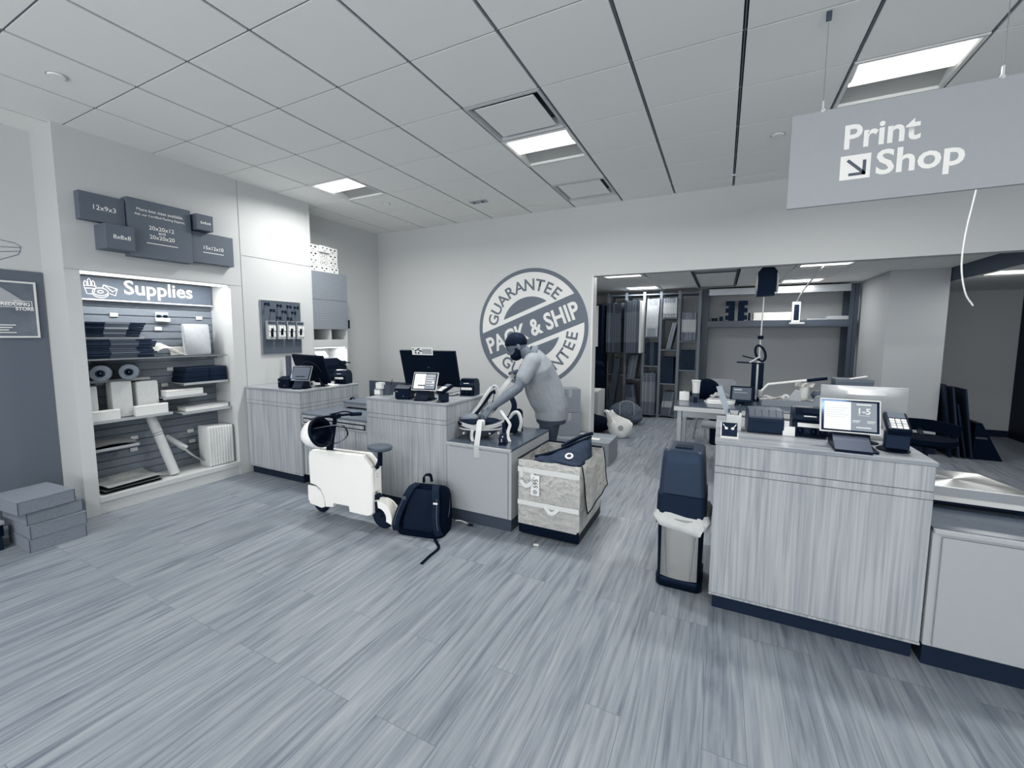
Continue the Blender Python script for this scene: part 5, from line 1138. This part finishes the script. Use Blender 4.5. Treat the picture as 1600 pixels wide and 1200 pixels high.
for a, k_, f_ in LEG: limb(b, [a, k_, f_], [.075, .05, .04])
body = b.build('body', M_skin, man); voxel(body, .005, 1)
b = MB(); torso(b, .004)
for A_, B_ in ((SL, EL), (SR, ER)): limb(b, [A_.lerp(W(-1.61, 3.87, 1.30), .35), A_ + V((.0, .0, .0)), A_.lerp(B_, .62)], [.10, .088, .074], 16)
b.box(-.02, .02, -.02, .02, 0, .02, tr(*W(-1.6, 3.9, 1.2)))
sh = b.build('polo_shirt', M_shirt, man); voxel(sh, .008, 4)
nd = (hp(-.02, 0, -.06) - W(-1.65, 3.84, 1.37)).normalized(); ns = (sideV - nd * sideV.dot(nd)).normalized()
c = MB(); cc = W(-1.652, 3.838, 1.385); c.rings([oval(cc - nd * .02, ns, nd.cross(ns), .105, .1), oval(cc + nd * .015, ns, nd.cross(ns), .088, .084), oval(cc + nd * .032, ns, nd.cross(ns), .083, .078), oval(cc + nd * .018, ns, nd.cross(ns), .078, .073), oval(cc - nd * .02, ns, nd.cross(ns), .078, .073)], cap=False, closed=True)
c.build('collar', mat('polo collar', .42, .8), sh, smooth=60)
b = MB()
b.rings([oval(W(-1.50, 4.0, .70), sideV, V((.9, .42, 0)), .178, .15), oval(W(-1.50, 4.0, .85), sideV, V((.9, .42, 0)), .18, .155)])
for a, k_, f_ in LEG: limb(b, [a, a.lerp(k_, .5), k_, k_.lerp(f_, .6), f_ + V((0, 0, .0))], [.105, .098, .082, .076, .074])
tr_ = b.build('trousers', M_pant, man); voxel(tr_, .009, 4)
for i, (a, k_, f_) in enumerate(LEG):
    b = MB(); b.rings([[f_ + V((p[0] - .05, p[1], z - f_.z)) for p in rrect(-.15, .10, -.045, .045, .04)] for z in (.002, .02)] + [[f_ + V((p[0] - .05, p[1], .05 - f_.z)) for p in rrect(-.14, .095, -.042, .042, .04)], [f_ + V((p[0], p[1], .09 - f_.z)) for p in rrect(-.05, .05, -.04, .04, .035)]]); b.build('shoe', M_black, man, smooth=50)
b = MB(); b.ball(HC + hu * .034 - fdir * .008, (.112, .087, .102), 22, HM); hair = b.build('hair', M_hair, man)
me = hair.data; bm = bmesh.new(); bm.from_mesh(me)
cut = HC + fdir * .02 + hu * .018; pn = (hu * .9 - fdir * .32).normalized()
r = bmesh.ops.bisect_plane(bm, geom=bm.verts[:] + bm.edges[:] + bm.faces[:], plane_co=cut, plane_no=pn, clear_inner=True)
bmesh.ops.holes_fill(bm, edges=[e for e in bm.edges if e.is_boundary]); bm.to_mesh(me); bm.free(); voxel(hair, .008, 1)
b = MB(); b.ball(hp(.038, 0, -.074), (.066, .064, .055), 18, HM)
for s in (-1, 1): b.ball(hp(.012, s * .062, -.035), (.026, .014, .05), 14, HM); b.ball(hp(.03, s * .052, -.065), (.04, .018, .035), 14, HM)
be = b.build('beard', M_hair, man); voxel(be, .007, 1)
b = MB()
for s in (-1, 1): b.ball(hp(.0855, s * .031, .004), (.006, .012, .005), 10, HM)
b.build('eyes', M_ink, man); b = MB()
for s in (-1, 1): b.ball(hp(.088, s * .032, .026), (.007, .02, .004), 10, HM)
b.build('eyebrows', M_hair, man)
# ---------------------------------------------------------------- back room: cardboard shelving
XS = [-2.05, -1.70, -1.36, -1.055, -.73, -.385]
M_upr = peg_mat('perforated shelf post', .40, .06, .022, .22); M_shf = mat('grey steel shelf', .40, .45); M_upr2 = peg_mat('dark perforated post', .20, .02, .03, .26); M_shd = mat('dark steel beam', .24, .4)
t = thing('storage_rack', 'grey steel rack of narrow bays holding flat cartons', 'rack', (-1.2, 8.62, 0))
for x in XS:
    for y in (0, .5): MB().box(x + 1.2 - .024, x + 1.2 + .024, y, y + .03, 0, 2.40).build('post', M_upr if y == 0 else M_shf, t)
SH = {0: (1.24, .80, .05, 2.36), 1: (1.24, .72, .05, 2.36), 2: (1.545, .99, .05, 2.36), 3: (1.90, 1.31, .66, .05, 2.36), 4: (1.47, .93, .05, 2.36)}
for k, zs in SH.items():
    for z in zs: MB().box(XS[k] + 1.2 + .025, XS[k + 1] + 1.2 - .025, .002, .5, z - .022, z, bev=.003, seg=1).build('shelf', M_shf, t)
def bundle(x0, x1, z0, z1, n, v, lean, proud, where, band=None, d=.42):
    g = 'flat cartons %s' % where
    for k in range(n):
        w_ = (x1 - x0) / n; vv = v + random.uniform(-.05, .06)
        t = thing('flat_carton', 'flat carton standing on edge %s' % where, 'flat carton', (x0 + w_ * (k + .5), 8.60 - proud, z0), 0, g); H_ = (z1 - z0) * random.uniform(.975, 1.0)
        M = Matrix(((1, 0, lean, 0), (0, 1, 0, 0), (0, 0, 1, 0), (0, 0, 0, 1)))
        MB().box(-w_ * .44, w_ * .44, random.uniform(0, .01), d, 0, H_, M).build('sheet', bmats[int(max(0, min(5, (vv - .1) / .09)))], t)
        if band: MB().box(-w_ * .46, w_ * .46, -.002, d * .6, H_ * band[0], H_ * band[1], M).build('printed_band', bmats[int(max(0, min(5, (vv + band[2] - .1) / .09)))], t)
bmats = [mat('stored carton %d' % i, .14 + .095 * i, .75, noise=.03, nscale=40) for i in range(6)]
bundle(-2.02, -1.735, 1.245, 2.20, 7, .26, 0, .25, 'in the dark upper bundle at the left of the rack', (.2, .8, .08))
bundle(-1.67, -1.40, 1.245, 2.24, 6, .30, 0, .3, 'in the tall bundle second from the left of the rack', (.2, .78, .06))
t = thing('foam_sheet', 'bright white sheet at the right side of the tall upper bundle', 'sheet', (-1.375, 8.32, 1.245)); MB().box(-.02, .02, 0, .3, 0, .97).build('sheet', M_tag, t)
bundle(-1.32, -1.10, 1.55, 2.27, 8, .55, .03, .02, 'in the pale bundle at the top of the third bay', (.22, .82, .06))
bundle(-1.31, -1.09, 1.0, 1.44, 6, .14, 0, -.05, 'added to darken the empty middle of the third bay')  # dark cartons stand in for the shade of an empty gap
bundle(-1.325, -1.10, .055, .86, 8, .36, 0, .15, 'in the tall lower bundle of the third bay', (.32, .8, .08))
bundle(-1.01, -.77, 1.905, 2.27, 8, .5, 0, .02, 'in the striped bundle at the top of the fourth bay', (.2, .75, .1))
bundle(-.94, -.86, 1.315, 1.82, 4, .45, .2, .0, 'leaning in the otherwise empty middle of the fourth bay')
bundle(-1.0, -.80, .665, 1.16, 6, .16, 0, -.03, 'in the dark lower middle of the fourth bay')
bundle(-1.0, -.82, .055, .5, 7, .32, .12, .02, 'leaning at the bottom of the fourth bay', (.35, .62, .25))
bundle(-.68, -.44, 1.475, 2.0, 8, .36, 0, .02, 'in the upper bundle of the fifth bay', (.3, .75, .2))
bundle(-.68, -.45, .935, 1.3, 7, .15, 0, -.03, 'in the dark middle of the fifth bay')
bundle(-1.64, -1.50, .725, 1.2, 6, .34, .12, .1, 'leaning in the middle of the second bay')
bundle(-1.58, -1.42, .055, .62, 6, .28, -.12, .25, 'leaning at the bottom of the second bay', (.3, .6, .1))
bundle(-1.98, -1.88, .055, 1.15, 4, .24, .12, .2, 'leaning tall beside the black bag at the left', None, .19)
# wide shelf unit
t = thing('shelf_unit', 'wide steel shelf unit with one long shelf against the back wall', 'shelf unit', (.78, 8.8, 0))
for x in (-1.10, -1.05, 1.08, 1.14):
    MB().box(x - .026, x + .026, 0, .03, 0, 2.42).build('post', M_upr2, t)
for x in (-1.08, 1.11): MB().box(x - .05, x + .05, .5, .53, 0, 2.42).build('post', M_shd, t)
for z0, z1 in ((1.72, 1.84), (2.30, 2.42)):
    MB().box(-1.03, 1.06, .0, .03, z0, z1, bev=.006).box(-1.03, 1.06, -.006, .0, z0 + .02, z0 + .04).build('beam', M_silver if z0 > 2 else M_shd, t); MB().box(-1.03, 1.06, .03, .5, z1 - .015, z1).build('shelf', M_shf, t)  # silver upper beam puts the ceiling light's reflection into the colour
for k in range(5):
    mb = MB().box(-.32, .32, 0, .3, 0, .026, bev=.003, seg=1); solo(mb, 'foam_board', M_label, 'white board in the stack on the wide back shelf, %s' % ('lowest', 'second from the bottom', 'middle', 'second from the top', 'topmost')[k], 'board', (.80 + .004 * (k % 2), 8.84, 1.842 + .0275 * k), 0, 'white boards stacked on the wide shelf')
t = thing('power_strip', 'white power strip hanging from a cord in front of the wide shelf', 'power strip', (1.08, 8.6, 1.80)); MB().box(-.06, .06, -.02, .02, .0, .33, bev=.01).build('case', M_white, t); MB().box(-.03, .04, -.024, -.02, .03, .29, bev=.004).build('socket_face', M_charc, t)
MB().box(-.09, .12, -.06, .0, -.03, -.003).build('tray', M_white, t)
MB().tube(spline([(0, 0, .33), (.03, -.5, .5), (.02, -1.9, .645)], 6), .01, 8).build('cord', M_tag, t)
for k, (x, v) in enumerate(((.135, 0), (.29, 1))):
    t = thing('tape_gun', 'black toothed holder standing on the wide shelf, %s of the pair' % ('left' if k == 0 else 'right'), 'holder', (x, 8.93, 1.842), 0, 'black toothed holders on the wide shelf'); s = -1 if k == 0 else 1
    MB().box(-.05, .05, 0, .1, 0, .36).build('spine', M_black, t)
    for q in range(3): MB().box(min(s * .05, s * .1), max(s * .05, s * .1), 0, .1, .02 + .13 * q, .1 + .13 * q).build('tooth', M_black, t)
for k, (x, w_, h_) in enumerate(((-.14, .1, .05), (-.03, .06, .08), (.42, .03, .14))):
    mb = MB().box(-w_ / 2, w_ / 2, 0, .12, 0, h_, bev=.01); solo(mb, 'small_tool', M_black, ('low black tool at the left end of the wide shelf', 'small dark tool left of the toothed holders', 'thin dark upright tool left of the white boards')[k], 'tool', (x, 8.88, 1.842))
for k, (x, w_, h_) in enumerate(((1.42, .3, .02), (1.72, .32, .06))):
    mb = MB().box(-w_ / 2, w_ / 2, 0, .26, 0, h_, bev=.004); solo(mb, 'paper_stack', M_sign, ('thin paper stack on the wide shelf right of the power strip', 'thicker paper stack at the right end of the wide shelf')[k], 'paper stack', (x, 8.84, 1.842))
# cord reel
t = thing('cord_reel', 'black cord reel hanging from the ceiling at the opening', 'cord reel', (.46, 6.2, 2.05))
MB().prism([(-.10, .0), (.085, .01), (.105, .30), (.06, .36), (-.05, .36), (-.095, .30)], (0, -.04, 0), XV, ZV, -.11).build('housing', M_black, t)
MB().cyl((-.115, .02, .17), (-.10, .02, .17), .12, n=24).cyl((.10, .02, .17), (.118, .02, .17), .12, n=24).build('side_plate', M_tag, t)
MB().box(-.03, .03, -.02, .05, .36, .40).build('hanger', M_black, t)
MB().tube([(-.02, .01, 0), (-.03, .0, -.5), (-.035, .0, -.82)], .008, 8).build('cord', M_tag, t, smooth=60); MB().lathe([(0, -.025), (.03, -.02), (.034, 0), (.03, .02), (0, .025)], (-.032, 0, -.50), 16).build('stopper', M_black, t, smooth=50)
MB().rings([[V((p[0] - .035, p[1], z)) for p in rrect(-w_, w_, -.02, .02, .01)] for z, w_ in ((-.92, .05), (-.88, .05), (-.80, .02))]).build('plug', M_white, t, smooth=40)
# work table
t = thing('work_table', 'work table with a dark top and pale metal legs behind the nearest counter', 'table', (.62, 4.66, 0))
MB().box(-1.03, .70, 0, .88, .852, .86, bev=.002).build('tabletop', M_ltop, t); MB().box(-1.03, .70, -.002, .88, .805, .85, bev=.003).build('edge_band', mat('table edge', .72, .45), t)
for x in (-1.0, .64):
    for y in (.03, .80): MB().box(x, x + .045, y, y + .045, 0, .805, bev=.004).build('leg', M_silver, t)
MB().box(-.95, .64, .81, .84, .74, .80).box(-.95, .64, .04, .06, .74, .80).build('apron', M_silver, t)
def on(x, y): return (x, y, .861)
t = thing('cup', 'tall white paper cup on a darker sleeve at the left of the work table', 'cup', on(-.225, 4.98)); MB().lathe([(0, 0), (.032, 0), (.036, .1), (0, .1)]).build('sleeve', M_slate, t, smooth=40); MB().lathe([(0, .1), (.036, .1), (.042, .22), (.046, .224), (.046, .236), (0, .236)]).build('paper_cup', M_tag, t, smooth=40); MB().box(-.04, -.038, -.015, .015, .12, .2).box(-.02, .02, -.046, -.042, .0, .06).build('printed_label', M_ink, t)
t = thing('tissue_box', 'small white box at the left end of the work table', 'box', on(-.345, 5.08), .1); MB().box(-.05, .05, -.05, .05, 0, .09, bev=.004).build('carton', M_white, t); MB().ribbon([(-.02, 0, .09), (0, 0, .1), (.02, 0, .092)], YV, .03, .004).build('tissue', M_label, t)
mb = MB(); mb.ball((0, 0, .1), (.14, .1, .13), 16).ball((-.08, 0, .05), (.1, .1, .06), 12); o = solo(mb, 'black_bag', M_fabric, 'crumpled black bag behind the paper cup on the work table', 'bag', on(-.13, 5.32)); voxel(o, .015, 3)
for k in range(4): mb = MB().box(-.13, .13, -.09, .09, 0, .012, bev=.002); solo(mb, 'paper_stack', (M_label, M_tag, M_label, M_sign)[k], 'stack of papers on the work table beside the cup, %s' % ('lowest', 'second', 'third', 'topmost')[k], 'paper stack', (-.0 + .012 * k, 5.02 + .01 * k, .861 + .0125 * k), .2 - .12 * k, 'papers beside the cup')
mb = MB(); mb.grid(lambda i, j: V((-.1 + .2 * i / 10, -.07 + .14 * j / 8, .005 + .05 * abs(math.sin(i * 1.3 + j * .9)) * math.sin(PI * i / 10))), 10, 8, .004); solo(mb, 'crumpled_paper', M_tag, 'crumpled printed paper on top of the work table papers', 'paper', (.02, 5.12, .912), .3)
t = thing('chair', 'grey-backed chair standing behind the work table', 'chair', (.02, 5.95, 0)); MB().prism(rrect(-.17, .17, 0, .3, .07), (0, .12, .72), XV, ZV, -.02).build('backrest', mat('grey chair shell', .58, .5), t); MB().prism(rrect(-.2, .2, -.2, .2, .06), (0, -.05, .45), XV, YV, .02).build('seat', mat('grey chair shell b', .55, .5), t); MB().ball((.0, .096, .93), .009, 8).build('rivet', M_ink, t)
for x in (-.17, .15):
    for y in (-.2, .12): MB().box(x, x + .02, y, y + .02, 0, .45 if y < 0 else .75).build('leg', M_silver, t)
t = thing('till_screen', 'black touch screen on a stand on the work table', 'screen', on(.205, 4.98), -.1); M = tr(0, 0, .025) @ rx(-.22)
MB().box(-.105, .105, -.008, .01, 0, .17, M, bev=.004).build('case', M_black, t); MB().box(-.085, .085, -.0095, -.008, .03, .155, M).build('screen', emis('dull screen', .26, .15), t); MB().bar((0, .03, .1), (0, .09, .005), .06, .03).box(-.09, .09, -.02, .14, 0, .015, bev=.004).build('stand', M_black, t)
b = MB(); b.box(-.07, .0, -.0102, -.0095, .125, .14, M).box(-.07, .05, -.0102, -.0095, .1, .105, M); b.build('screen_text', M_sign, t)
t = thing('bag_stand', 'tall black stand with a loop and paddles behind the touch screen', 'stand', on(.36, 5.40)); MB().box(-.055, -.01, -.02, .02, 0, .42, bev=.008).box(.01, .06, -.02, .02, 0, .42, bev=.008).box(-.07, .08, -.06, .06, 0, .012).build('post', M_black, t); MB().box(-.01, .01, -.01, .0, .06, .4).build('chrome_rod', M_silver, t)
MB().tube([(0.02 + .045 * math.cos(a) - .02 * math.sin(a), 0, .52 + .085 * math.sin(a)) for a in [2 * PI * k / 20 for k in range(20)]], .013, 8, True).build('loop', M_black, t, smooth=60)
MB().bar((.03, 0, .41), (-.20, -.03, .42), .035, .015).bar((.0, 0, .45), (-.15, -.02, .49), .03, .014).build('paddle', M_black, t); MB().bar((.02, -.02, .49), (-.08, -.04, .42), .02, .012).build('pale_lever', M_grid2, t)
t = thing('paper_cutter', 'paper cutter with a long white arm on the work table', 'paper cutter', on(.68, 5.22)); MB().box(-.29, .34, -.16, .16, 0, .05, bev=.005).build('bed', mat('cutter bed', .56, .4), t)
MB().box(-.29, .34, -.17, -.16, .0, .065).build('front_rail', mat('cutter rail', .5, .4), t); MB().tube([(-.29, .1, .10), (-.22, .1, .195), (.13, .1, .255)], .013, 10).build('cutting_arm', M_white, t, smooth=40); MB().tube([(.12, .1, .253), (.29, .1, .283)], .019, 10).build('arm_grip', M_black, t, smooth=40); MB().box(-.31, -.26, .05, .14, .05, .13, bev=.008).build('hinge', M_silver, t)
t = thing('tape_dispenser', 'grey wedge tape dispenser on the paper cutter', 'tape dispenser', (.66, 5.12, .912), -.15); MB().prism([(-.07, 0), (.07, 0), (.06, .02), (.065, .11), (.02, .12), (-.04, .03)], (0, .02, 0), XV, ZV, .05).build('body', M_sign, t); MB().lathe([(.016, -.012), (.034, -.012), (.034, .012), (.016, .012)], (-.055, -.01, .036), 20, rx(PI / 2)).build('tape', M_tag, t, smooth=40)
t = thing('tape_dispenser', 'second tape dispenser at the right end of the paper cutter', 'tape dispenser', (.90, 5.16, .912), .1); MB().prism([(-.06, 0), (.06, 0), (.06, .06), (.03, .08), (-.04, .06)], (0, .02, 0), XV, ZV, .05).build('body', mat('grey dispenser', .52, .5), t); MB().ball((.01, .0, .09), (.02, .02, .014), 10).build('knob', M_black, t)
for k, (x, y, z, a) in enumerate(((.50, 5.14, .912, .2), (.53, 5.17, .926, -.2), (.78, 5.2, .912, .1))):
    mb = MB(); mb.grid(lambda i, j: V((-.12 + .24 * i / 8, -.06 + .12 * j / 4, .004 + .02 * math.sin(i * .7 + k) ** 2)), 8, 4, .005); solo(mb, 'paper_scrap', M_label, ('curled paper under the cutter arm, lower one', 'curled paper under the cutter arm, upper one', 'curled paper between the two tape dispensers')[k], 'paper', (x, y, z), a)
t = thing('cup', 'white cup with crumpled tissue under the cutter arm', 'cup', (.79, 5.35, .912)); MB().lathe([(0, 0), (.036, 0), (.045, .13), (0, .13)]).build('paper_cup', M_tag, t, smooth=40); mb = MB(); mb.grid(lambda i, j: V((-.08 + .16 * i / 8, -.05 + .1 * j / 6, .15 + .025 * math.sin(i * 1.7 + j * 1.1))), 8, 6, .004); mb.build('tissue', M_label, t)
mb = MB().ball((0, 0, .05), (.06, .05, .05), 14); solo(mb, 'dark_pouch', M_slate, 'round dark pouch right of the tissue cup', 'pouch', (.91, 5.36, .912), smooth=60)
t = thing('storage_box', 'grey storage box at the right of the work table, behind the pale monitor', 'box', on(1.17, 5.36)); MB().box(-.14, .16, -.1, .1, 0, .25, bev=.004).build('carton', mat('grey carton', .34, .6), t); MB().box(-.142, .162, -.102, .102, .25, .285, bev=.003).build('lid', mat('grey carton lid', .38, .6), t)
mb = MB().bar((-.05, 0, 0), (.08, 0, .03), .05, .006); solo(mb, 'paper_scrap', M_label, 'white card lying tilted on the grey storage box', 'paper', (1.20, 5.30, 1.149))
# stool behind the table
t = thing('step_stool', 'thin silver folding stool behind the work table', 'stool', (-.2, 7.2, 0))
for x, dx in ((-.08, .05), (.08, -.03)):
    for y in (-.14, .14): MB().bar((x - dx, y * 1.3, 0), (x + dx * .3, y * .6, .55), .022, .018).build('leg', M_silver, t)
MB().box(-.11, .11, -.12, .12, .55, .575, bev=.005).build('seat', M_charc, t); MB().box(-.1, .1, -.17, -.15, .18, .195).build('rung', M_silver, t)
mb = MB().box(-.3, .3, -.15, .15, 0, .45, bev=.03); solo(mb, 'black_bin', M_black, 'low black bin in the shade under the work table', 'bin', (.2, 6.9, 0))
# left of the back room: bags and cabinet
t = thing('tall_cabinet', 'tall black cabinet at the left of the back room', 'cabinet', (-2.44, 8.1, 0)); MB().box(-.38, .40, 0, .5, 0, 2.15, bev=.005).build('cabinet_body', M_black, t); MB().box(.0, .004, -.004, .002, .05, 2.1).build('door_gap', M_charc, t)
mb = MB().box(-.10, .075, -.004, 0, 0, .77); b = solo(mb, 'notice_sheet', M_label, 'long pale notice sheet taped on the tall black cabinet', 'notice', (-2.185, 8.095, 1.36))
t = thing('side_cabinet', 'small grey cabinet with papers on top beside the opening', 'cabinet', (-2.08, 7.3, 0)); MB().box(-.2, .2, 0, .5, .0, .60, bev=.004).build('cabinet_body', M_grid2, t); MB().box(-.2, .2, -.004, .0, .02, .58).build('door', M_sign, t)
for k in range(2): mb = MB().box(-.14, .14, -.1, .1, 0, .014); solo(mb, 'paper_stack', M_label, ('lower paper stack on the small grey cabinet', 'upper paper stack on the small grey cabinet')[k], 'paper stack', (-2.02, 7.46, .601 + .0145 * k), .15 * k)
b = MB(); b.ball((0, 0, .25), (.26, .2, .24), 18).ball((.12, 0, .42), (.14, .15, .1), 14); o = solo(b, 'black_bag', M_fabric, 'big black bag on the small grey cabinet', 'bag', (-2.12, 7.66, .6)); voxel(o, .02, 3)
b = MB(); b.ball((0, 0, .13), (.3, .24, .14), 18).ball((-.12, 0, .2), (.18, .2, .12), 14); o = solo(b, 'black_bag', M_fabric, 'black bag slumped on the floor left of the white bag', 'bag', (-1.83, 6.87, 0)); voxel(o, .02, 3)
t = thing('white_bag', 'white plastic bag with a grey round mark on the floor in the opening', 'bag', (-1.36, 6.62, 0), .2)
b = MB(); rs = []
for z, w_, d_, o in ((.0, .09, .08, 0), (.02, .13, .1, 0), (.12, .17, .11, .01), (.20, .19, .09, .02), (.26, .17, .07, -.01), (.32, .10, .045, -.09), (.37, .055, .03, -.14), (.40, .07, .02, -.16)): rs.append([V(((w_ + .016 * math.sin(k * 2.1 + z * 20)) * math.cos(2 * PI * k / 22) + o, (d_ + .012 * math.sin(k * 2.9 + z * 30)) * math.sin(2 * PI * k / 22), max(0, z + (.025 if z > .05 else 0) * math.sin(k * 1.3 + z * 9)))) for k in range(22)])
b.rings(rs); b.build('bag_body', mat('white plastic', .88, .4, noise=.03, nscale=14, bump=.5), t, smooth=60); MB().lathe([(0, 0), (.04, 0), (.04, .004), (0, .004)], (.02, -.118, .17), 18, rx(PI / 2)).build('round_mark', M_sign, t)
t = thing('duffel_bag', 'grey duffel bag behind the white bag on the back room floor', 'bag', (-1.48, 7.72, 0), .3); b = MB(); b.ball((0, 0, .2), (.3, .2, .2), 20).ball((.1, 0, .12), (.2, .2, .12), 14); o = b.build('bag_body', mat('grey duffel', .30, .8, noise=.04, nscale=20), t); voxel(o, .02, 3); MB().ribbon(spline([(-.12, -.2, .18), (-.1, -.12, .4), (.1, -.12, .4), (.12, -.2, .18)], 6), (0, 1, 0), .03, .006).build('handle', M_sign, t)
# right of the back room
for k, (x, ln, h_, v) in enumerate(((2.66, .42, .95, .05), (2.74, .40, .92, .16), (2.80, .38, .70, .08), (2.86, .42, .90, .12))):
    t = thing('leaning_board', 'dark board leaning on the column, %s of four' % ('nearest the column', 'second from the column', 'third from the column', 'farthest from the column')[k], 'board', (x + .06, 7.45, 0), 0, 'dark boards leaning on the column'); MB().bar((0, ln / 2, 0.008), (-.12, ln / 2, h_), ln, .018, (0, 0, 1) if False else (1, 0, .13)).build('board', mat('dark board %d' % k, v, .5), t)
t = thing('display_stand', 'black wedge-shaped stand on the floor right of the leaning boards', 'stand', (3.02, 7.5, 0)); MB().prism([(-.08, 0), (.20, 0), (-.02, .47), (-.08, .47)], (0, 0, 0), XV, ZV, -.36).build('wedge', M_black, t); MB().box(-.07, .04, -.01, .0, .27, .29).build('shelf_lip', M_slate, t)
t = thing('office_chair', 'black office stool behind the right end of the nearest counter', 'stool', (1.86, 5.62, 0)); MB().lathe([(0, 0), (.2, .0), (.23, .03), (.22, .07), (0, .085)], (0, 0, .50), 28).build('seat', M_fabric, t, smooth=50)
MB().cyl((0, 0, .06), (0, 0, .5), .025, n=14).build('gas_post', M_charc, t, smooth=40); MB().ribbon(spline([(-.30, .16, .64), (-.12, .24, .655), (.12, .24, .65), (.3, .14, .62)], 6), (0, 0, 1), .12, .03).build('backrest', M_fabric, t, smooth=50); MB().bar((0, .22, .63), (0, .05, .54), .04, .02).build('back_bracket', M_black, t)
for k in range(5): a = 2 * PI * k / 5 + .3; MB().bar((0, 0, .08), (.27 * math.cos(a), .27 * math.sin(a), .06), .04, .03).cyl((.27 * math.cos(a), .27 * math.sin(a), .022), (.27 * math.cos(a) + .02, .27 * math.sin(a), .022), .022, n=12).build('base_leg', M_black, t)

mb = MB().box(-.02, .02, -.012, .012, 0, .006, bev=.002); solo(mb, 'paper_scrap', M_label, 'tiny white scrap on the floor in front of the silver cart', 'paper', (-1.18, 2.86, 0), .3)
